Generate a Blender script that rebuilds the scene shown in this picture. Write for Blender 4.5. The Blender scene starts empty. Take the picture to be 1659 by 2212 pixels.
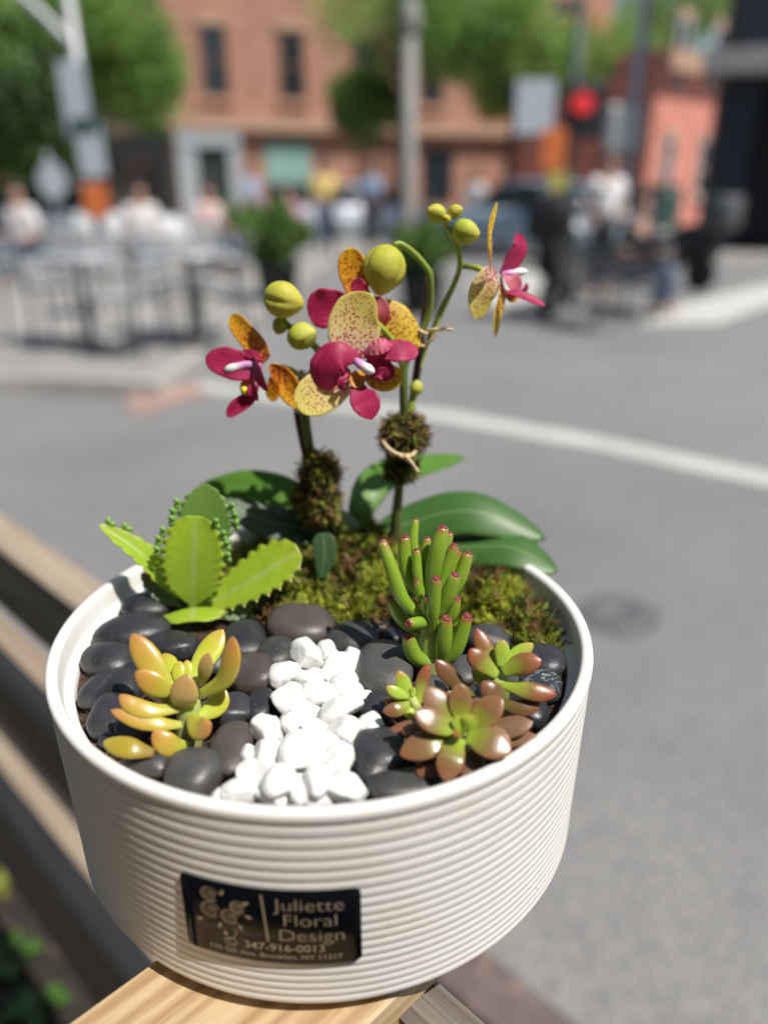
import bpy, bmesh, math, random
import numpy as np
from mathutils import Vector, Matrix

random.seed(7)
rng = np.random.default_rng(11)
SC = bpy.context.scene
COL = SC.collection
R_ = math.radians

# ------------------------------------------------------------------ camera
POT_H = 0.0914                     # planter stands on z = 0, its rim is at POT_H
GROUND = -1.04                     # street level
F_PX, CX, CY = 1661.0, 829.5, 1106.0
PITCH, ROLL = R_(22.65), R_(0.15)
CAM = np.array([0.025, -0.2822, POT_H + 0.1671])
FWD = np.array([0, math.cos(PITCH), -math.sin(PITCH)])
_rt = np.array([1.0, 0, 0]); _up = np.cross(_rt, FWD)
RGT = _rt * math.cos(ROLL) - _up * math.sin(ROLL)
UPV = _rt * math.sin(ROLL) + _up * math.cos(ROLL)

cam_data = bpy.data.cameras.new('camera')
cam = bpy.data.objects.new('camera', cam_data); COL.objects.link(cam)
cam.matrix_world = Matrix(((RGT[0], UPV[0], -FWD[0], CAM[0]), (RGT[1], UPV[1], -FWD[1], CAM[1]),
                           (RGT[2], UPV[2], -FWD[2], CAM[2]), (0, 0, 0, 1)))
cam_data.sensor_fit = 'VERTICAL'; cam_data.sensor_height = 24.0
cam_data.lens = 24.0 * F_PX / 2212.0
cam_data.clip_start = 0.01; cam_data.clip_end = 600
cam_data.dof.use_dof = True
cam_data.dof.focus_distance = 0.291
cam_data.dof.aperture_fstop = 2.25
SC.camera = cam

# ------------------------------------------------------------------ light
SUN_HEAD, SUN_EL = R_(125), R_(60)
w = bpy.data.worlds.new('World'); SC.world = w; w.use_nodes = True
nt = w.node_tree; nt.nodes.clear()
sky = nt.nodes.new('ShaderNodeTexSky'); sky.sky_type = 'NISHITA'; sky.sun_disc = False
sky.sun_elevation = SUN_EL; sky.sun_rotation = SUN_HEAD
bg = nt.nodes.new('ShaderNodeBackground'); bg.inputs[1].default_value = 0.10
wo = nt.nodes.new('ShaderNodeOutputWorld')
nt.links.new(sky.outputs[0], bg.inputs[0]); nt.links.new(bg.outputs[0], wo.inputs[0])
sl = bpy.data.lights.new('sun', 'SUN'); sl.energy = 4.8; sl.angle = R_(0.53); sl.color = (1, 0.95, 0.87)
so = bpy.data.objects.new('sun', sl); COL.objects.link(so)
to_sun = Vector((math.sin(SUN_HEAD) * math.cos(SUN_EL), math.cos(SUN_HEAD) * math.cos(SUN_EL), math.sin(SUN_EL)))
so.rotation_euler = to_sun.to_track_quat('Z', 'Y').to_euler(); so.location = (3, -3, 8)
SC.view_settings.view_transform = 'Standard'; SC.view_settings.look = 'None'
SC.view_settings.exposure = 0.15; SC.view_settings.gamma = 1.0
SC.cycles.use_denoising = True
SC.cycles.max_bounces = 8
SC.cycles.transparent_max_bounces = 8

# ------------------------------------------------------------------ where things stand
def ray(x, y): return FWD + RGT * ((x - CX) / F_PX) + UPV * ((CY - y) / F_PX)
def onz(x, y, z):
    d = ray(x, y); return CAM + d * ((z - CAM[2]) / d[2])
def ony(x, y, Y):
    d = ray(x, y); return CAM + d * ((Y - CAM[1]) / d[1])
def onpl(x, y, P, n):
    d = ray(x, y); n = np.asarray(n, float); return CAM + d * (((P - CAM) @ n) / (d @ n))
def mpp(P): return float((np.asarray(P) - CAM) @ FWD) / F_PX
def far(x, y, D): return ony(x, y, CAM[1] + D)
def gpt(x, y, dz=0.0): return onz(x, y, GROUND + dz)
def nrm(v):
    v = np.asarray(v, float); return v / (np.linalg.norm(v) + 1e-12)

# ------------------------------------------------------------------ object helpers
def root_loc(p):
    s = np.zeros(3)
    while p is not None:
        s = s + np.array(p.location); p = p.parent
    return s
def tag(o, label=None, cat=None, group=None, kind=None):
    if label: o['label'] = label
    if cat: o['category'] = cat
    if group: o['group'] = group
    if kind: o['kind'] = kind
    return o
def thing(name, label, cat, loc=(0, 0, 0), group=None):
    o = bpy.data.objects.new(name, None); COL.objects.link(o); o.empty_display_size = 0.02
    o.location = [float(a) for a in loc]
    return tag(o, label, cat, group)
def make(name, V, Fc, mat, parent=None, smooth=True, attrs=None, origin=None, mats=None, midx=None):
    V = np.asarray(V, float)
    off = root_loc(parent) if parent is not None else (np.zeros(3) if origin is None else np.asarray(origin, float))
    if parent is not None and origin is not None:
        off = np.asarray(origin, float)
    me = bpy.data.meshes.new(name)
    me.from_pydata((V - off).tolist(), [], Fc if isinstance(Fc, list) else Fc.tolist())
    if mats:
        for m in mats: me.materials.append(m)
        if midx is not None: me.polygons.foreach_set('material_index', np.asarray(midx, dtype=np.int32))
    elif mat: me.materials.append(mat)
    if smooth: me.polygons.foreach_set('use_smooth', [True] * len(me.polygons))
    if attrs:
        for k, a in attrs.items():
            at = me.attributes.new(k, 'FLOAT', 'POINT'); at.data.foreach_set('value', np.asarray(a, dtype=np.float32))
    me.update()
    o = bpy.data.objects.new(name, me); COL.objects.link(o)
    if parent is not None:
        o.parent = parent
        o.location = [float(a) for a in (off - root_loc(parent))]
    else: o.location = [float(a) for a in off]
    return o
class MB:
    """collects shapes for one mesh"""
    def __init__(s): s.V = []; s.F = []; s.n = 0
    def add(s, V, Fc):
        V = [tuple(map(float, v)) for v in V]
        s.F += [[i + s.n for i in f] for f in Fc]; s.V += V; s.n += len(V); return s
    def box(s, c, sz, rz=0.0, bev=0.0):
        hx, hy, hz = [a / 2 for a in sz]; ca, sa = math.cos(rz), math.sin(rz)
        if bev <= 0:
            P = [(x, y, z) for z in (-hz, hz) for x, y in ((-hx, -hy), (hx, -hy), (hx, hy), (-hx, hy))]
            Fc = [[3, 2, 1, 0], [4, 5, 6, 7]] + [[i, (i + 1) % 4, (i + 1) % 4 + 4, i + 4] for i in range(4)]
        else:
            b = bev; P = []
            oct_ = lambda e: [(-hx + e, -hy), (hx - e, -hy), (hx, -hy + e), (hx, hy - e), (hx - e, hy), (-hx + e, hy), (-hx, hy - e), (-hx, -hy + e)]
            inn = [(max(-hx + b, min(hx - b, x)), max(-hy + b, min(hy - b, y))) for x, y in oct_(b)]
            for z, ring in ((-hz, inn), (-hz + b, oct_(b)), (hz - b, oct_(b)), (hz, inn)): P += [(x, y, z) for x, y in ring]
            Fc = [list(range(7, -1, -1)), list(range(24, 32))]
            for k in range(3): Fc += [[k * 8 + i, k * 8 + (i + 1) % 8, k * 8 + 8 + (i + 1) % 8, k * 8 + 8 + i] for i in range(8)]
        return s.add([(c[0] + x * ca - y * sa, c[1] + x * sa + y * ca, c[2] + z) for x, y, z in P], Fc)
    def tube(s, pts, rad, seg=8, cap=True):
        pts = [np.asarray(p, float) for p in pts]; n = len(pts)
        rad = [rad] * n if np.isscalar(rad) else list(rad)
        V = []; prev = None
        for i in range(n):
            T = nrm(pts[min(i + 1, n - 1)] - pts[max(i - 1, 0)])
            if prev is None:
                a = np.array([0, 0, 1.0]) if abs(T[2]) < .9 else np.array([1.0, 0, 0])
                N = nrm(np.cross(T, a))
            else: N = nrm(prev - T * (prev @ T))
            prev = N; B = np.cross(T, N)
            V += [pts[i] + rad[i] * (N * math.cos(k * 2 * math.pi / seg) + B * math.sin(k * 2 * math.pi / seg)) for k in range(seg)]
        Fc = [[i * seg + k, i * seg + (k + 1) % seg, (i + 1) * seg + (k + 1) % seg, (i + 1) * seg + k] for i in range(n - 1) for k in range(seg)]
        if cap: Fc += [list(range(seg - 1, -1, -1)), [(n - 1) * seg + k for k in range(seg)]]
        return s.add(V, Fc)
    def lathe(s, prof, c=(0, 0, 0), seg=24, axis='z'):
        V = []
        for r, z in prof:
            for k in range(seg):
                a = k * 2 * math.pi / seg; x, y = r * math.cos(a), r * math.sin(a)
                p = (x, y, z) if axis == 'z' else ((x, z, y) if axis == 'y' else (z, x, y))
                V.append((c[0] + p[0], c[1] + p[1], c[2] + p[2]))
        n = len(prof)
        Fc = [[i * seg + k, i * seg + (k + 1) % seg, (i + 1) * seg + (k + 1) % seg, (i + 1) * seg + k] for i in range(n - 1) for k in range(seg)]
        if prof[0][0] > 1e-6: Fc.append(list(range(seg - 1, -1, -1)))
        if prof[-1][0] > 1e-6: Fc.append([(n - 1) * seg + k for k in range(seg)])
        return s.add(V, Fc)
    def prism(s, poly, a, b):
        """poly: 3-D points of one face; extruded by vector (b - a)"""
        n = len(poly); d = np.asarray(b, float) - np.asarray(a, float)
        V = [np.asarray(p, float) for p in poly] + [np.asarray(p, float) + d for p in poly]
        return s.add(V, [list(range(n - 1, -1, -1)), list(range(n, 2 * n))] + [[i, (i + 1) % n, (i + 1) % n + n, i + n] for i in range(n)])
    def build(s, name, mat, parent=None, smooth=False, origin=None):
        return make(name, s.V, s.F, mat, parent, smooth, None, origin)
def crom(pts, n):
    P = np.asarray(pts, float)
    if len(P) == 2: return P[0] + (P[1] - P[0]) * np.linspace(0, 1, n)[:, None]
    E = np.vstack([2 * P[0] - P[1], P, 2 * P[-1] - P[-2]]); out = []
    for t in np.linspace(0, len(P) - 1, n):
        i = min(int(t), len(P) - 2); u = t - i; a, b, c, d = E[i:i + 4]
        out.append(.5 * (2 * b + (c - a) * u + (2 * a - 5 * b + 4 * c - d) * u * u + (3 * b - a - 3 * c + d) * u ** 3))
    return np.array(out)

# ------------------------------------------------------------------ material helpers
def mat(name, base=(.5, .5, .5), rough=.5, **kw):
    m = bpy.data.materials.new(name); m.use_nodes = True
    b = m.node_tree.nodes['Principled BSDF']
    b.inputs['Base Color'].default_value = (*base, 1); b.inputs['Roughness'].default_value = rough
    for k, v in kw.items():
        b.inputs[k.replace('_', ' ')].default_value = v
    m['b'] = 1
    return m
def N(m, t, **kw):
    n = m.node_tree.nodes.new(t)
    for k, v in kw.items():
        if k.startswith('i_'):
            key = k[2:]; n.inputs[int(key) if key.isdigit() else key.replace('_', ' ')].default_value = v
        else: setattr(n, k, v)
    return n
def L(m, a, b): m.node_tree.links.new(a, b)
def BS(m): return m.node_tree.nodes['Principled BSDF']
def ramp(m, fac, stops, interp='LINEAR'):
    n = N(m, 'ShaderNodeValToRGB'); cr = n.color_ramp; cr.interpolation = interp
    while len(cr.elements) < len(stops): cr.elements.new(.5)
    for e, (p, c) in zip(cr.elements, stops):
        e.position = p; e.color = (*c, 1) if len(c) == 3 else c
    if fac is not None: L(m, fac, n.inputs[0])
    return n
def objco(m, scale=(1, 1, 1), rot=(0, 0, 0), kind='Object'):
    tc = N(m, 'ShaderNodeTexCoord'); mp = N(m, 'ShaderNodeMapping')
    mp.inputs['Scale'].default_value = scale; mp.inputs['Rotation'].default_value = rot
    L(m, tc.outputs[kind], mp.inputs[0]); return mp.outputs[0]
def noise(m, co, scale, detail=4, rough=.55, dist=0.0):
    n = N(m, 'ShaderNodeTexNoise', i_Scale=scale, i_Detail=detail, i_Roughness=rough, i_Distortion=dist)
    if co is not None: L(m, co, n.inputs['Vector'])
    return n
def mixc(m, fac, a, b, mode='MIX'):
    n = N(m, 'ShaderNodeMix', data_type='RGBA', blend_type=mode)
    for s, v in ((0, fac), (6, a), (7, b)):
        if hasattr(v, 'links') or hasattr(v, 'is_linked'): L(m, v, n.inputs[s])
        elif isinstance(v, (int, float)): n.inputs[s].default_value = v
        else: n.inputs[s].default_value = (*v, 1)
    return n.outputs[2]
def math_(m, op, a, b=None):
    n = N(m, 'ShaderNodeMath', operation=op)
    for i, v in enumerate((a, b)):
        if v is None: continue
        if hasattr(v, 'is_linked'): L(m, v, n.inputs[i])
        else: n.inputs[i].default_value = v
    return n.outputs[0]
def bump(m, h, strength, dist):
    n = N(m, 'ShaderNodeBump', i_Strength=strength, i_Distance=dist); L(m, h, n.inputs['Height'])
    L(m, n.outputs[0], BS(m).inputs['Normal']); return n
def attr(m, name): return N(m, 'ShaderNodeAttribute', attribute_name=name).outputs['Fac']
def noisy(name, c1, c2, scale, rough=.6, bstr=0, bdist=.001, detail=5, **kw):
    m = mat(name, c1, rough, **kw); co = objco(m); n = noise(m, co, scale, detail)
    r = ramp(m, n.outputs[0], [(.3, c1), (.7, c2)]); L(m, r.outputs[0], BS(m).inputs['Base Color'])
    if bstr: bump(m, n.outputs[0], bstr, bdist)
    return m
def plant_mat(name, stops, rough=.4, trans=.3, sss=0.0, edge=None, elo=.72, mid=None, bscale=900, bstr=.15, coat=0.0):
    """colour runs from leaf base (t=0) to tip (t=1); a share of the light goes through the blade"""
    m = mat(name, stops[0][1], rough); co = objco(m); t = attr(m, 't')
    nz = noise(m, co, 160, 3); tt = math_(m, 'ADD', t, math_(m, 'MULTIPLY', math_(m, 'SUBTRACT', nz.outputs[0], .5), .35))
    c = ramp(m, tt, stops).outputs[0]
    if edge:
        ab = math_(m, 'ABSOLUTE', attr(m, 's')); c = mixc(m, math_(m, 'MULTIPLY', ramp(m, ab, [(elo, (0,) * 3), (1, (.85,) * 3)]).outputs[0], ramp(m, t, [(.1, (0,) * 3), (.45, (1,) * 3)]).outputs[0]), c, edge)
    if mid:
        ab = math_(m, 'ABSOLUTE', attr(m, 's')); c = mixc(m, ramp(m, ab, [(0, (.75,) * 3), (.05, (.5,) * 3), (.14, (0,) * 3)]).outputs[0], c, mid)
        vn = noise(m, co, 330, 4, .6); c = mixc(m, ramp(m, vn.outputs[0], [(.40, (.2,) * 3), (.6, (0,) * 3)]).outputs[0], c, tuple(x * .6 for x in stops[1][1]))
    bl = noise(m, co, 520, 5, .75); c = mixc(m, ramp(m, bl.outputs[0], [(.60, (0,) * 3), (.72, (.55,) * 3)]).outputs[0], c, tuple(x * .45 + .03 for x in stops[-1][1]))
    lg = noise(m, co, 95, 3); c = mixc(m, ramp(m, lg.outputs[0], [(.35, (.22,) * 3), (.6, (0,) * 3)]).outputs[0], c, tuple(min(1, x * 1.25 + .05) for x in stops[len(stops) // 2][1]))
    L(m, c, BS(m).inputs['Base Color'])
    b2 = noise(m, co, bscale, 2); bump(m, b2.outputs[0], bstr, .0004)
    if coat: BS(m).inputs['Coat Weight'].default_value = coat; BS(m).inputs['Coat Roughness'].default_value = .25
    if sss:
        BS(m).inputs['Subsurface Weight'].default_value = sss
        BS(m).inputs['Subsurface Radius'].default_value = (.004, .004, .001); BS(m).inputs['Subsurface Scale'].default_value = 1.0
    if trans:
        tr = N(m, 'ShaderNodeBsdfTranslucent'); L(m, c, tr.inputs[0])
        mx = N(m, 'ShaderNodeMixShader', i_0=trans); out = m.node_tree.nodes['Material Output']
        L(m, BS(m).outputs[0], mx.inputs[1]); L(m, tr.outputs[0], mx.inputs[2]); L(m, mx.outputs[0], out.inputs[0])
    return m

M = {}
# planter glaze
m = mat('planter_glaze', (.74, .715, .65), .36); co = objco(m)
n1 = noise(m, co, 14, 5, .6); n2 = noise(m, co, 260, 3)
c = ramp(m, n1.outputs[0], [(.35, (.81, .80, .77)), (.72, (.775, .755, .715))]).outputs[0]
sp = noise(m, co, 420, 3, .6); sm = noise(m, co, 22, 4, .6)
c = mixc(m, ramp(m, sp.outputs[0], [(.71, (0,) * 3), (.76, (.6,) * 3)]).outputs[0], c, (.32, .25, .18)); c = mixc(m, ramp(m, sm.outputs[0], [(.52, (0,) * 3), (.75, (.35,) * 3)]).outputs[0], c, (.66, .60, .49))
L(m, c, BS(m).inputs['Base Color']); bump(m, n2.outputs[0], .06, .0006)
M['glaze'] = m
M['label'] = mat('label_film', (.003, .0035, .005), .28, Specular_IOR_Level=.10)
M['gold'] = mat('gold_print', (.42, .34, .23), .45, Metallic=.1)
M['soil'] = noisy('potting_soil', (.020, .011, .008), (.075, .04, .026), 320, .95, .8, .002)
M['crumb'] = noisy('soil_crumb', (.045, .022, .014), (.13, .07, .045), 500, .95)
# river pebbles
def pebble_mat(name, c1, c2, rough, vein=False):
    m = mat(name, c1, rough); co = objco(m); rnd = N(m, 'ShaderNodeObjectInfo').outputs['Random']
    a = noise(m, co, 70, 6, .65); b = noise(m, co, 700, 4, .7); s = N(m, 'ShaderNodeTexVoronoi', i_Scale=420.0); L(m, co, s.inputs['Vector'])
    c = ramp(m, a.outputs[0], [(.3, c1), (.72, c2)]).outputs[0]
    c = mixc(m, math_(m, 'MULTIPLY', rnd, .35), c, tuple(min(1, x * 1.9) for x in c2))
    du = noise(m, co, 26, 4, .7); c = mixc(m, ramp(m, du.outputs[0], [(.5, (0,) * 3), (.75, (.22,) * 3)]).outputs[0], c, (.12, .105, .09))
    sp = ramp(m, s.outputs['Distance'], [(0, (1, 1, 1)), (.1, (1, 1, 1)), (.16, (0, 0, 0))]).outputs[0]
    gate = ramp(m, b.outputs[0], [(.50, (0, 0, 0)), (.60, (1, 1, 1))]).outputs[0]
    c = mixc(m, math_(m, 'MULTIPLY', math_(m, 'MULTIPLY', sp, gate), .55), c, (.3, .29, .27))
    if vein:
        v = noise(m, co, 60, 3, .5, 2.5); vv = ramp(m, v.outputs[0], [(.485, (0, 0, 0)), (.5, (1, 1, 1)), (.515, (0, 0, 0))]).outputs[0]
        c = mixc(m, vv, c, (.35, .35, .33))
    L(m, c, BS(m).inputs['Base Color'])
    rr = ramp(m, a.outputs[0], [(.35, (rough - .1,) * 3), (.7, (rough + .18,) * 3)]).outputs[0]; L(m, rr, BS(m).inputs['Roughness'])
    bump(m, b.outputs[0], .25, .0008)
    return m
M['peb'] = pebble_mat('pebble_black', (.013, .0135, .016), (.038, .038, .042), .33)
M['pebg'] = pebble_mat('pebble_grey', (.028, .028, .029), (.078, .076, .073), .37)
M['pebb'] = pebble_mat('pebble_brown', (.036, .029, .027), (.078, .064, .058), .37)
M['pebv'] = pebble_mat('pebble_veined', (.018, .024, .03), (.04, .045, .05), .3, True)
m = mat('white_marble', (.87, .865, .85), .42); co = objco(m); n1 = noise(m, co, 110, 5, .6); n2 = noise(m, co, 520, 4, .7)
L(m, ramp(m, n1.outputs[0], [(.3, (.85, .85, .84)), (.72, (.74, .73, .70))]).outputs[0], BS(m).inputs['Base Color'])
BS(m).inputs['Subsurface Weight'].default_value = .25; BS(m).inputs['Subsurface Radius'].default_value = (.003, .003, .003); BS(m).inputs['Subsurface Scale'].default_value = 1.0
bump(m, n2.outputs[0], .7, .0009); M['marble'] = m
# woods
def wood(name, c1, c2, c3, scale=1.0, rough=.6, crack=.0):
    m = mat(name, c1, rough); co = objco(m, (1.6 * scale, 26 * scale, 26 * scale))
    a = noise(m, co, 3.2, 6, .6, .6); fine = noise(m, objco(m, (4 * scale, 160 * scale, 160 * scale)), 4, 4, .7)
    wv = N(m, 'ShaderNodeTexWave', wave_type='RINGS', rings_direction='X', i_Scale=1.5, i_Distortion=7.0, i_Detail=3.0, i_Detail_Scale=.8); L(m, objco(m, (.5 * scale, 11 * scale, 11 * scale)), wv.inputs[0])
    c = ramp(m, a.outputs[0], [(.3, c1), (.55, c2), (.78, c3)]).outputs[0]
    c = mixc(m, math_(m, 'MULTIPLY', wv.outputs[1], .7), c, c3)
    c = mixc(m, ramp(m, fine.outputs[0], [(.5, (0, 0, 0)), (.72, (.5, .5, .5))]).outputs[0], c, tuple(x * .55 for x in c3))
    L(m, c, BS(m).inputs['Base Color']); bump(m, fine.outputs[0], .35, .001)
    return m
M['pine'] = wood('new_pine', (.60, .46, .29), (.54, .39, .22), (.33, .19, .085), 2.6)
M['weathered'] = wood('weathered_wood', (.46, .38, .295), (.38, .305, .225), (.23, .17, .115), 1.0, .75)
M['weathered2'] = wood('grey_weathered_wood', (.36, .325, .285), (.29, .255, .22), (.16, .135, .11), 1.6, .8)
# plants
M['kal'] = plant_mat('kalanchoe_leaf', [(0, (.58, .72, .16)), (.25, (.55, .70, .07)), (.7, (.48, .68, .05)), (1, (.54, .68, .06))], .38, .5, edge=(.34, .20, .07), elo=.93, mid=(.60, .70, .30), bstr=.2, coat=.15)
M['kal2'] = plant_mat('kalanchoe_shaded_green_leaf', [(0, (.26, .40, .12)), (.5, (.20, .37, .085)), (1, (.24, .40, .07))], .45, .4, bstr=.08, coat=.15)  # deeper green copy for the back leaf, its shade put into the colour
M['kalg'] = plant_mat('kalanchoe_old_leaf', [(0, (.22, .30, .16)), (.6, (.16, .25, .15)), (.92, (.20, .15, .12)), (1, (.17, .09, .09))], .45, .12, bstr=.1)
M['kaltooth'] = mat('kalanchoe_tooth', (.55, .52, .22), .4); M['kalrim'] = mat('kalanchoe_red_margin', (.36, .17, .09), .45)
M['bulb'] = plant_mat('kalanchoe_plantlet', [(0, (.36, .55, .10)), (1, (.28, .54, .12))], .4, .3)
M['sed'] = plant_mat('golden_sedum_leaf', [(0, (.38, .46, .06)), (.35, (.44, .40, .04)), (.75, (.46, .27, .045)), (1, (.46, .18, .075))], .32, 0, .35, coat=.35)
M['sedy'] = plant_mat('golden_sedum_lime_leaf', [(0, (.42, .52, .06)), (.65, (.46, .47, .035)), (1, (.50, .32, .05))], .34, 0, .35, coat=.35)
M['sedb'] = plant_mat('golden_sedum_blush_leaf', [(0, (.44, .44, .09)), (.5, (.42, .31, .10)), (1, (.42, .22, .09))], .36, 0, .3, coat=.3)
M['sedstem'] = plant_mat('sedum_stem', [(0, (.34, .36, .16)), (1, (.40, .46, .12))], .5, 0, .3)
M['fallen'] = plant_mat('fallen_leaf', [(0, (.20, .12, .02)), (.5, (.34, .25, .015)), (1, (.45, .37, .02))], .38, 0, .2, coat=.3)
M['fing'] = plant_mat('finger_leaf', [(0, (.30, .42, .08)), (.25, (.19, .34, .025)), (.88, (.22, .34, .025)), (.97, (.32, .17, .045)), (1, (.26, .05, .05))], .36, 0, .3, coat=.2)
M['fingtip'] = mat('finger_tip', (.20, .035, .05), .4)
M['ros'] = plant_mat('rosette_leaf', [(0, (.32, .48, .035)), (.34, (.23, .26, .028)), (.62, (.18, .105, .035)), (1, (.24, .09, .05))], .26, 0, .2, edge=(.29, .12, .07))
M['rosd'] = plant_mat('rosette_brown_leaf', [(0, (.13, .14, .022)), (.4, (.12, .068, .02)), (1, (.19, .065, .032))], .3, 0, .1, edge=(.22, .09, .055))
M['rosr'] = plant_mat('rosette_red_leaf', [(0, (.35, .50, .05)), (.35, (.26, .32, .035)), (.6, (.20, .10, .026)), (1, (.29, .045, .032))], .32, 0, .18, edge=(.27, .08, .045))
M['rosl'] = plant_mat('rosette_lime_leaf', [(0, (.38, .53, .07)), (.7, (.33, .46, .045)), (1, (.42, .24, .06))], .38, 0, .3, coat=.2)
# orchid
def orchid_leaf(name, c1, c2, trans):
    m = mat(name, c1, .44, Specular_IOR_Level=.3); s = attr(m, 's'); t = attr(m, 't'); co = objco(m)
    st = N(m, 'ShaderNodeTexNoise', i_Scale=1.0, i_Detail=3.0); cb = N(m, 'ShaderNodeCombineXYZ')
    L(m, math_(m, 'MULTIPLY', s, 14), cb.inputs[0]); L(m, math_(m, 'MULTIPLY', t, 2.0), cb.inputs[1]); L(m, cb.outputs[0], st.inputs['Vector'])
    c = ramp(m, st.outputs[0], [(.3, c1), (.7, c2)]).outputs[0]
    ab = math_(m, 'ABSOLUTE', s)
    c = mixc(m, ramp(m, ab, [(0, (.8,) * 3), (.018, (.5,) * 3), (.035, (0,) * 3)]).outputs[0], c, (.30, .42, .16))
    c = mixc(m, ramp(m, ab, [(.93, (0,) * 3), (1, (.7,) * 3)]).outputs[0], c, (.14, .20, .05))
    L(m, c, BS(m).inputs['Base Color']); BS(m).inputs['Coat Weight'].default_value = .12; BS(m).inputs['Coat Roughness'].default_value = .3
    bump(m, st.outputs[0], .15, .0005)
    tr = N(m, 'ShaderNodeBsdfTranslucent'); L(m, c, tr.inputs[0]); mx = N(m, 'ShaderNodeMixShader', i_0=trans)
    L(m, BS(m).outputs[0], mx.inputs[1]); L(m, tr.outputs[0], mx.inputs[2]); L(m, mx.outputs[0], m.node_tree.nodes['Material Output'].inputs[0])
    return m
M['oleaf'] = orchid_leaf('orchid_leaf', (.045, .125, .03), (.07, .17, .035), .15)
M['oleafd'] = orchid_leaf('orchid_dark_leaf', (.028, .065, .03), (.045, .095, .035), .08)
M['oleafl'] = orchid_leaf('orchid_light_leaf', (.11, .26, .035), (.15, .33, .05), .4)
def petal_mat(name, stops, spot, dens, trans, scale=820.0, lo=.24):
    m = mat(name, stops[0][1], .5); t = attr(m, 't'); s = attr(m, 's'); co = objco(m)
    c = ramp(m, t, stops).outputs[0]
    if spot:
        dn = noise(m, co, 420, 2); dv = N(m, 'ShaderNodeVectorMath', operation='MULTIPLY_ADD'); L(m, dn.outputs[1], dv.inputs[0]); dv.inputs[1].default_value = (.0009,) * 3; L(m, co, dv.inputs[2])
        v = N(m, 'ShaderNodeTexVoronoi', i_Scale=scale, i_Randomness=.85); L(m, dv.outputs[0], v.inputs['Vector'])
        g = noise(m, co, 170, 2)
        # spots are bigger and closer near the throat and thin out towards the edge
        thr = math_(m, 'ADD', math_(m, 'MULTIPLY', t, -.26), dens)
        thr = math_(m, 'SUBTRACT', thr, math_(m, 'MULTIPLY', math_(m, 'POWER', math_(m, 'ABSOLUTE', s), 5.0), .25))
        thr = math_(m, 'ADD', thr, math_(m, 'MULTIPLY', math_(m, 'SUBTRACT', g.outputs[0], .5), .35))
        d = math_(m, 'SUBTRACT', thr, v.outputs['Distance'])
        f = ramp(m, d, [(0, (0, 0, 0)), (.09, (.92,) * 3)]).outputs[0]
        c = mixc(m, f, c, spot)
    else:
        st = N(m, 'ShaderNodeTexNoise', i_Scale=1.0, i_Detail=3.0); cb = N(m, 'ShaderNodeCombineXYZ')
        L(m, math_(m, 'MULTIPLY', s, 14), cb.inputs[0]); L(m, math_(m, 'MULTIPLY', t, 2.2), cb.inputs[1]); L(m, cb.outputs[0], st.inputs['Vector'])
        c = mixc(m, ramp(m, st.outputs[0], [(.40, (0,) * 3), (.65, (.5,) * 3)]).outputs[0], c, (.74, .10, .28))
    L(m, c, BS(m).inputs['Base Color']); bn = noise(m, co, 700, 2); bump(m, bn.outputs[0], .2, .0004)
    tr = N(m, 'ShaderNodeBsdfTranslucent'); L(m, c, tr.inputs[0]); mx = N(m, 'ShaderNodeMixShader', i_0=trans)
    L(m, BS(m).outputs[0], mx.inputs[1]); L(m, tr.outputs[0], mx.inputs[2]); L(m, mx.outputs[0], m.node_tree.nodes['Material Output'].inputs[0])
    return m
CR = (.40, .014, .025)
M['sepo'] = petal_mat('sepal_orange', [(0, (.88, .38, .02)), (.5, (.92, .50, .025)), (1, (.95, .62, .03))], CR, .63, .45)
M['sepc'] = petal_mat('sepal_cream', [(0, (.82, .52, .58)), (.22, (.92, .76, .58)), (.55, (.92, .82, .36)), (1, (.90, .82, .20))], (.50, .025, .06), .57, .5)
M['sepy'] = petal_mat('sepal_yellow', [(0, (.74, .50, .18)), (.5, (.88, .66, .08)), (1, (.88, .72, .06))], CR, .61, .42)
M['crim'] = petal_mat('petal_crimson', [(0, (.58, .05, .16)), (.5, (.46, .008, .07)), (1, (.60, .02, .13))], None, 0, .45)
M['crimp'] = petal_mat('petal_pink_fold', [(0, (.74, .28, .34)), (.5, (.78, .28, .30)), (1, (.74, .08, .24))], None, 0, .45)
M['mauve'] = petal_mat('petal_mauve', [(0, (.55, .22, .33)), (.6, (.46, .08, .18)), (1, (.42, .04, .12))], None, 0, .3)
m = mat('column_white', (.85, .75, .78), .4); t = attr(m, 't')
L(m, ramp(m, t, [(0, (.50, .14, .42)), (.45, (.72, .38, .66)), (.7, (.86, .80, .80)), (1, (.88, .85, .74))]).outputs[0], BS(m).inputs['Base Color']); M['column'] = m
M['throat'] = petal_mat('lip_throat', [(0, (.78, .42, .03)), (1, (.70, .25, .04))], CR, .5, .2, 1100)
M['yellow'] = mat('callus_yellow', (.80, .62, .03), .4)
M['bud'] = plant_mat('orchid_bud', [(0, (.48, .52, .04)), (.5, (.58, .56, .07)), (1, (.62, .57, .08))], .6, .2, 0, bscale=200, bstr=.8)
M['budg'] = plant_mat('orchid_green_bud', [(0, (.42, .50, .04)), (.6, (.54, .60, .07)), (1, (.62, .60, .12))], .58, .2, 0, bscale=200, bstr=.7)
M['stemg'] = plant_mat('orchid_stem', [(0, (.10, .105, .035)), (.5, (.12, .17, .03)), (1, (.26, .36, .03))], .45, 0, 0)
M['steml'] = plant_mat('orchid_pedicel', [(0, (.20, .28, .03)), (1, (.42, .52, .04))], .4, 0, 0)
M['stake'] = noisy('stake_maroon', (.055, .014, .02), (.10, .028, .03), 200, .4)
M['raffia'] = noisy('raffia', (.52, .38, .20), (.66, .52, .33), 400, .7)
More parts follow.
